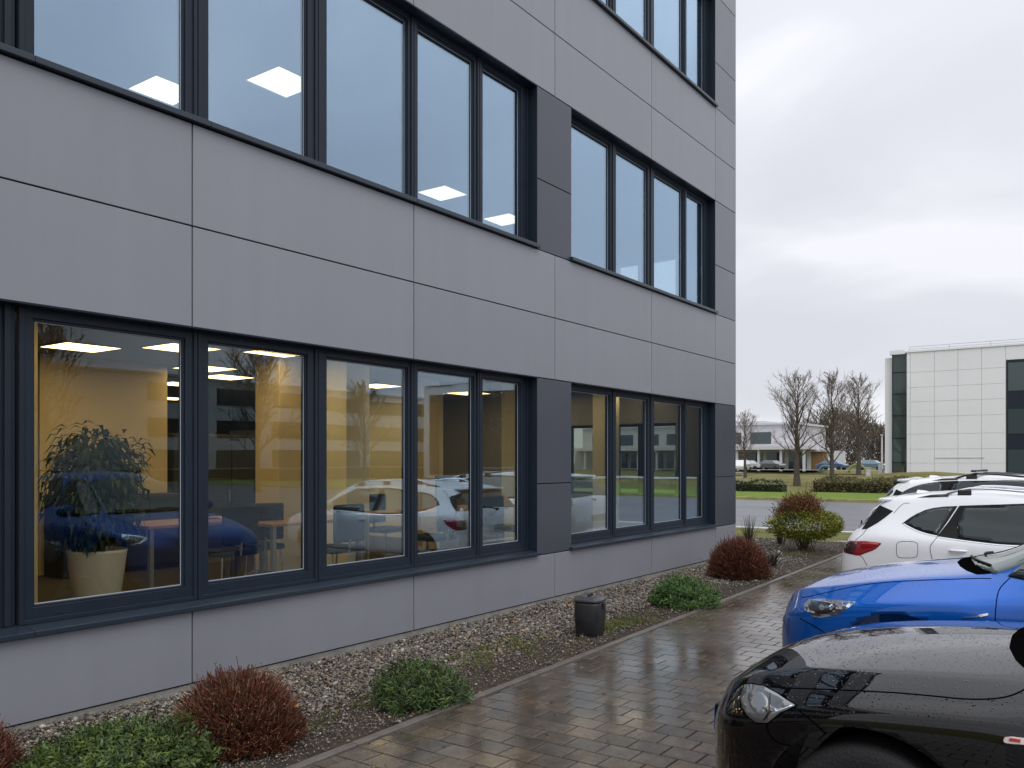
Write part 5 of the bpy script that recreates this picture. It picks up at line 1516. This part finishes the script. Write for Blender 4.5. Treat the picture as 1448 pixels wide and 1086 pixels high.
# hedge along the grass strip, clipped low
def hedge(x0, x1, y0, y1, h, n, seed, label, pal):
    g = np.random.default_rng(seed)
    t = tag(empty('hedge', ((x0+x1)/2,(y0+y1)/2,-.2)), label, 'hedge')
    f = g.integers(0,3,n); P = np.stack([g.uniform(-(x1-x0)/2,(x1-x0)/2,n), g.uniform(-(y1-y0)/2,(y1-y0)/2,n), g.uniform(0,h,n)],-1)
    top = f == 0; P[top,2] = h*(1+g.normal(0,.06,top.sum())+.13*np.sin(P[top,1]*1.9+seed)+.09*np.sin(P[top,1]*4.7))
    fr = f == 1; P[fr,0] = -(x1-x0)/2*(1+g.normal(0,.08,fr.sum()))
    D = rand_unit(g,n)+np.array([-.2,0,.3])
    pal = np.array(pal); tone = pal[g.integers(0,len(pal),n)]*g.uniform(.6,1.3,(n,1))
    V1,F1,T1 = leaf_np(P,D,rand_unit(g,n),g.uniform(.10,.20,n),g.uniform(.05,.10,n),g.uniform(.2,1,n),tone)
    np_mesh('foliage', V1,F1,M_LEAF,T1,parent=t)
    b = MB(); b.box(-(x1-x0)/2+.06,(x1-x0)/2-.06,-(y1-y0)/2+.05,(y1-y0)/2-.05,-.1,h*.74); b.build('inner_twigs', mat('hedge_core', (.02,.026,.012), rough=1), t)
hedge(51.2, 52.2, 16.6, 46, .62, 9000, 71, 'low clipped dark green hedge along the far grass strip', [(.030,.050,.016),(.02,.036,.012),(.05,.07,.02)])
hedge(53.5, 56.5, 8.0, 15.5, .75, 5200, 72, 'brownish loose hedge in front of the white block', [(.13,.10,.035),(.09,.085,.03),(.16,.12,.05),(.10,.12,.03)])
hedge(50.2, 50.8, 8.6, 10.2, .8, 900, 73, 'short dark shrub row right of the lawn by the white cars', [(.02,.025,.014),(.035,.03,.02)])
# woodland mass far behind
g = np.random.default_rng(81)
n = 30000
wy = g.uniform(-30, 62, n); prof = 10.5+2.2*np.sin(wy*.21)+1.5*np.sin(wy*.53+1)
prof = np.where(wy > 40, prof*np.clip(1-(wy-40)/40,.3,1), prof)
P0 = np.stack([g.uniform(205,235,n), wy*1.55, np.zeros(n)], -1)
hh = g.random(n)**.8; P0[:,2] = hh*prof
D = rand_unit(g,n)*np.array([.8,.8,.5])+np.array([0,0,.75]); D /= np.linalg.norm(D,axis=1,keepdims=True)
ln = g.uniform(1.0,3.0,n)
P2 = P0+D*ln[:,None]; P1 = (P0+P2)/2+g.normal(0,.15,(n,3))
pal = np.array([(.10,.075,.055),(.13,.095,.065),(.08,.065,.05),(.09,.085,.05)])
tone = pal[g.integers(0,4,n)]*g.uniform(.7,1.2,(n,1))
V1,F1,T1 = tube_np(P0,P1,P2,g.uniform(.05,.11,n),np.full(n,.03),tone)
tag(np_mesh('woodland', V1,F1,M_TWIG,T1), 'brown bare woodland filling the gap behind the lawn trees', 'woodland', kind='stuff')

# ------------------------------------------------------------------ the white panelled block across the road
M_WHITECLAD = mat('white_panel', (.80,.81,.83), rough=.55, var=.03, scale=.3)
M_SEAM = mat('pale_panel_seam', (.70,.71,.72), rough=.7)
M_DGLASS = carglass('dark_building_glass', (.9,1,1), (.05,.068,.072), .6)
M_GGLASS = carglass('grey_green_glass', (.9,1,.98), (.055,.075,.07), .45)
wb = tag(empty('white_block', (80,15.1,-.3)), 'white panel-clad block with a dark glazed corner strip', 'building')
def wpart(mb, name, m, parent=wb):
    o = mb.build(name, m); o.parent = parent
    if parent is wb: o.matrix_parent_inverse = Matrix.Translation(-Vector((80,15.1,-.3)))
    return o
ZT = 11.15
b = MB(); b.box(80.05, 100, -60, 15.15, -.3, ZT-.1); wpart(b, 'wall_core', M_SEAM)
b = MB()
ys = [15.12, 14.85, 12.95, 11.15, 9.40, 7.65]
zr = [-.1, 1.55, 2.75, 4.05, 5.55, 6.85, 8.1, 9.4, ZT]
for i in range(len(ys)-1):
    for j in range(len(zr)-1): b.box(79.98, 80.049, ys[i+1]+.012, ys[i]-.012, zr[j]+.010, zr[j+1]-.010)
yy = 7.65
for i in range(9):
    for (z0,z1) in ((-.1,.1),(10.0,ZT)): b.box(79.98, 80.049, yy-7.0+.018, yy-.018, z0+.012, z1-.012)
    yy -= 7.0
wpart(b, 'cladding', M_WHITECLAD)
# set-back white edge and glazed corner
b = MB(); b.box(80.9, 90, 16.45, 17.1, -.3, ZT-.25); wpart(b, 'side_wall', M_WHITECLAD)
b = MB(); b.box(80.55, 90, 15.18, 16.44, -.3, ZT-.05); b_o = wpart(b, 'stair_glazing', M_GGLASS)
b = MB()
for z in (1.6, 3.7, 5.7, 7.6, 9.5): b.box(80.50, 80.545, 15.2, 16.43, z, z+.07)
b.box(80.50,80.545,15.2,15.27,-.3,ZT-.05); b.box(80.50,80.545,16.36,16.43,-.3,ZT-.05)
b.build('mullion', M_FRAME, b_o)
b = MB(); b.box(79.9, 100.2, -60, 15.3, ZT, ZT+.14); b.box(80.4, 90.1, 15.35, 16.6, ZT-.04, ZT+.32); wpart(b, 'roof_edge', M_WHITECLAD)
b = MB()
for z in (ZT+.55, ZT+.34): b.tube([(80.6,15.0,z),(80.6,-58,z)], .022, 5)
for i in range(24): b.tube([(80.6,15.0-i*3.1,ZT+.1),(80.6,15.0-i*3.1,ZT+.56)], .02, 5)
wpart(b, 'roof_railing', M_STEEL)
for rrow, (z0, z1) in enumerate(((7.55,9.95),(4.05,6.45),(.55,3.0))):
    pass
b = MB(); b.box(79.97, 80.06, -59, 7.62, .12, 9.98); band = wpart(b, 'window_band', M_FRAME)
for (z0, z1) in ((7.45,9.75),(3.95,5.95),(.55,2.65)):
    y1_ = 7.48
    for i in range(14):
        b = MB(); b.box(79.935, 79.968, y1_-1.45, y1_, z0, z1); b.build('window_pane', M_DGLASS, band); y1_ -= 1.62
b = MB(); b.box(79.94,79.979,9.2,12.9,1.98,2.02); wpart(b, 'stain_line', mat('dirt_streak', (.45,.42,.36), rough=.9, var=.3, scale=3))

# ------------------------------------------------------------------ low white pavilion beyond the lawn
M_PWHITE = mat('pavilion_white', (.56,.56,.58), rough=.6, var=.03)
pv = tag(empty('pavilion', (135,45,0)), 'long low white pavilion with a canopy and dark glazing behind the bare trees', 'building')
def ppart(mb, name, m, parent=pv):
    o = mb.build(name, m); o.parent = parent; o.matrix_parent_inverse = Matrix.Translation(-Vector((135,45,0))); return o
b = MB(); b.box(139, 160, 40.5, 85, .3, 3.6); ppart(b, 'wall', M_PWHITE)
b = MB(); b.box(142, 160, 44, 85, 3.62, 7.9); ppart(b, 'upper_wall', M_PWHITE)
b = MB(); b.box(141.5, 160.5, 43.6, 85, 7.92, 8.25); b.box(150,158,52,60,8.26,9.0); ppart(b, 'roof', M_PWHITE)
b = MB()
for i in range(7): b.box(141.94, 141.995, 48+i*5.2, 51.6+i*5.2, 4.7, 6.7)
ppart(b, 'upper_window', M_DGLASS)
b = MB(); b.box(133.5, 141.9, 39.5, 84, 3.61, 4.15); ppart(b, 'canopy', M_PWHITE)
for i in range(12):
    b = MB(); b.box(134.0, 134.35, 40+i*3.6, 40.35+i*3.6, .2, 3.6); ppart(b, 'column', M_PWHITE)
b = MB()
for i in range(11): b.box(138.93, 138.995, 41.2+i*3.6, 44.1+i*3.6, .5, 3.2)
ppart(b, 'glazing', M_DGLASS)
b = MB(); b.box(139, 141.5, 38.6, 40.45, .3, 3.3); ppart(b, 'timber_wall', mat('ochre_timber', (.22,.14,.07), rough=.8, var=.2, scale=1))
b = MB(); b.box(138.5, 142, 38.3, 40.45, 3.31, 3.6); ppart(b, 'low_roof', M_PWHITE)

# small things on the far side: parked cars, posts, lamp
def small_car(x, y, rz, col, label):
    t = tag(empty('distant_car', (x,y,.45), rz), label, 'car', 'cars parked at the pavilion')
    m = mat('far_car_paint', col, rough=.3, coat=1)
    b = MB(); i = 0
    prof = [(-2.1,.35),(-2.15,.7),(-1.9,.92),(-1.35,1.0),(-.75,1.42),(.75,1.45),(1.45,1.0),(2.0,.85),(2.15,.6),(2.1,.3)]
    for sx, f_ in ((-.82,1),(-.6,0),(.6,0),(.82,1)): pass
    for w_ in (-1,1):
        for (px_,pz_) in prof: b.v.append((px_, w_*(.86 if pz_ < 1.02 else .66), pz_))
    n_ = len(prof)
    for q in range(n_):
        q2 = (q+1)%n_; b.f.append((q,q2,n_+q2,n_+q)); b.m.append(0)
    b.f += [tuple(range(n_-1,-1,-1)), tuple(range(n_,2*n_))]; b.m += [0,0]
    b.build('body', m, t, bevel=.06)
    b = MB()
    for w_ in (-1,1): b.quad((-1.2,w_*.79,1.05),(1.3,w_*.79,1.05),(.7,w_*.70,1.36),(-.7,w_*.70,1.36))
    b.build('window', M_CGLASS, t)
    for px_ in (-1.35,1.35):
        for w_ in (-.86,.86):
            b = MB(); b.lathe([(.2,-.09),(.31,-.08),(.31,.08),(.2,.09)], 16); o = b.build('wheel', M_TYRE, t, smooth=True); o.location = (px_,w_,.3); o.rotation_euler = (R(90),0,0)
for k_, (x,y,rz,col,lab) in enumerate([(127,43.0,1.3,(.08,.09,.10),'dark car parked under the pavilion canopy'),(127,46.5,1.6,(.5,.5,.52),'silver car parked under the pavilion canopy'),
    (127,50.2,1.5,(.6,.6,.6),'white car parked beside the silver one at the pavilion'),(127,34.0,1.4,(.05,.10,.2),'blue car parked right of the timber wall'),(100,37.5,.2,(.6,.6,.62),'white car glimpsed beside the office corner'),
    (128,29.0,1.5,(.12,.2,.25),'teal car parked among the far trees'),(126,24.2,1.7,(.55,.55,.55),'pale car parked in front of the woodland')]): small_car(x,y,rz,col,lab)
def post(x, y, h, w, label, m=M_PWHITE):
    b = MB(); b.box(-w/2,w/2,-w/2,w/2,-.2,h); b.box(-w*.62,w*.62,-w*.62,w*.62,h+.002,h+.06)
    o = b.build('bollard', m, bevel=.01); o.location = (x,y,0); tag(o, label, 'bollard', 'bollards on the lawn')
post(69.5,15.9,1.15,.3,'grey bollard right of the slim tree',M_KERBW); post(75,14.6,1.25,.3,'dark post left of the tree nearest the white block',M_BARK); post(86,18.6,1.5,.32,'white bollard between the two right-hand trees'); post(92,16.6,1.3,.2,'small white post at the path')
lp = tag(empty('street_lamp', (118,25.3,.5)), 'pale lamp post standing before the dark woodland', 'street lamp')
b = MB(); b.tube([(0,0,-.5),(0,0,4.6)], [.13,.09], 8); b.build('pole', M_PWHITE, lp)
b = MB(); b.box(-.5,.25,-.12,.12,4.6,4.72); b.build('lamp_head', M_PWHITE, lp, bevel=.02)
sh = tag(empty('bus_shelter', (120,20.5,.5)), 'dark glazed shelter with a slanted white roof at the wood edge', 'shelter')
b = MB(); b.box(-.9,.9,-1.6,1.6,-.3,2.6); b.build('glazing', M_DGLASS, sh)
b = MB(); b.quad((-1.2,-1.9,2.7),(1.2,-1.9,2.7),(1.2,2.0,3.6),(-1.2,2.0,3.6)); b.quad((-1.2,-1.9,2.62),(-1.2,2.0,3.52),(1.2,2.0,3.52),(1.2,-1.9,2.62)); b.build('roof', M_PWHITE, sh)
for sy in (-1.65,1.65):
    b = MB(); b.box(-.95,-.85,sy-.05,sy+.05,-.3,2.7); b.build('post', M_PWHITE, sh)
hp = tag(empty('play_arch', (104,25.0,.4)), 'green and grey play hoops on the far lawn', 'play arch')
for dy, rr, c_ in ((0,.95,(.22,.26,.06)),(-3.4,.7,(.2,.24,.3)),(3.6,.8,(.08,.22,.26))):
    b = MB(); b.tube([(0,dy+rr*math.cos(a*.2618),rr*math.sin(a*.2618)) for a in range(13)], .12, 8); b.build('hoop', mat('hoop_paint', c_, rough=.5), hp, smooth=True)
fn = tag(empty('railing', (66,27,-.1)), 'low grey tube railing on the lawn by the small tree', 'railing')
b = MB(); b.tube([(0,-2.4,.9),(0,3,.9)], .04, 6); b.tube([(0,-2.4,.45),(0,3,.45)], .03, 6); b.build('rail', M_STEEL, fn)
for y_ in (-2.4,-.6,1.2,3.0):
    b = MB(); b.tube([(0,y_,-.3),(0,y_,.92)], .04, 6); b.build('post', M_STEEL, fn)

# ------------------------------------------------------------------ across the car park: what the office windows mirror
ob = tag(empty('white_office_terrace', (35,-65,-.3)), 'long white three-storey office with dark window bands, mirrored in the ground floor glass', 'building')
def rpart(mb, name, m, parent=ob):
    o = mb.build(name, m); o.parent = parent
    if parent is ob: o.matrix_parent_inverse = Matrix.Translation(-Vector((35,-65,-.3)))
    return o
b = MB()
b.box(30, 150, -85, -65, -.3, 10.0); rpart(b, 'wall', mat('terrace_render', (.70,.70,.70), rough=.8, var=.05, scale=.5))
b = MB(); b.box(29.8, 150.2, -85.2, -64.8, 10.0, 10.25); rpart(b, 'roof', M_PWHITE)
for (z0,z1) in ((1.0,2.9),(4.2,6.0),(7.6,9.3)):
    b = MB()
    for i in range(14): b.box(46+i*7.4, 46+i*7.4+5.6, -64.99, -64.93, z0, z1)
    band = rpart(b, 'window_band', M_FRAME)
    for i in range(14):
        b = MB()
        for j in range(4): b.box(46+i*7.4+.15+j*1.36, 46+i*7.4+1.36+j*1.36, -64.925, -64.90, z0+.1, z1-.1)
        b.build('window_pane', M_DGLASS, band)
RT = bare_tree_meshes(9.0, 3.6, 33, .22, n1=36, n2=8, n3=4, tw=.03)
for k_, (x,y,s_,rz) in enumerate([(21.5,-34,.95,.2),(34,-33,.9,1.5),(55,-45,.9,2.2),(78,-46,.95,.7),(98,-40,1.0,1.9),(12,-38,1,2.6)]):
    put_tree(RT, (x,y,-.3), s_, rz, ['bare tree mirrored above the potted plant','bare tree mirrored in the second ground floor pane','slim bare tree mirrored in the third pane','bare tree mirrored in the fourth pane','bare tree mirrored in the right window band','bare tree far behind the camera'][k_], 'bare trees mirrored in the windows')
hedge(25, 135, -61.5, -60.3, 1.5, 6000, 91, 'dark hedge mirrored in the ground floor glass below the white office', [(.02,.03,.012),(.035,.05,.016)])

# fallen leaves caught between the pebbles and on the paving
g = np.random.default_rng(101)
n = 900
px_ = 1.2*np.exp(g.random(n)*math.log(17.5/1.2)); py_ = KY(px_)+.08+(5.35-KY(px_)-.1)*g.random(n)
onp = g.random(n) < .12; py_ = np.where(onp, KY(px_)-g.random(n)**2*1.2, py_)
P = np.stack([px_,py_,np.where(onp,.004,.018)],-1)
D = rand_unit(g,n)*np.array([1,1,.18]); U = np.tile([0,0,1.],(n,1))+g.normal(0,.25,(n,3))
pal = np.array([(.16,.08,.03),(.10,.055,.03),(.22,.13,.05),(.07,.045,.03),(.12,.10,.035)])
V1,F1,T1 = leaf_np(P,D,U,g.uniform(.018,.045,n),g.uniform(.010,.022,n),g.uniform(.2,1,n),pal[g.integers(0,5,n)]*g.uniform(.7,1.2,(n,1)))
tag(np_mesh('leaf_litter',V1,F1,M_LEAF,T1), 'scattered brown fallen leaves on the bed and paving', 'leaf litter', kind='stuff')
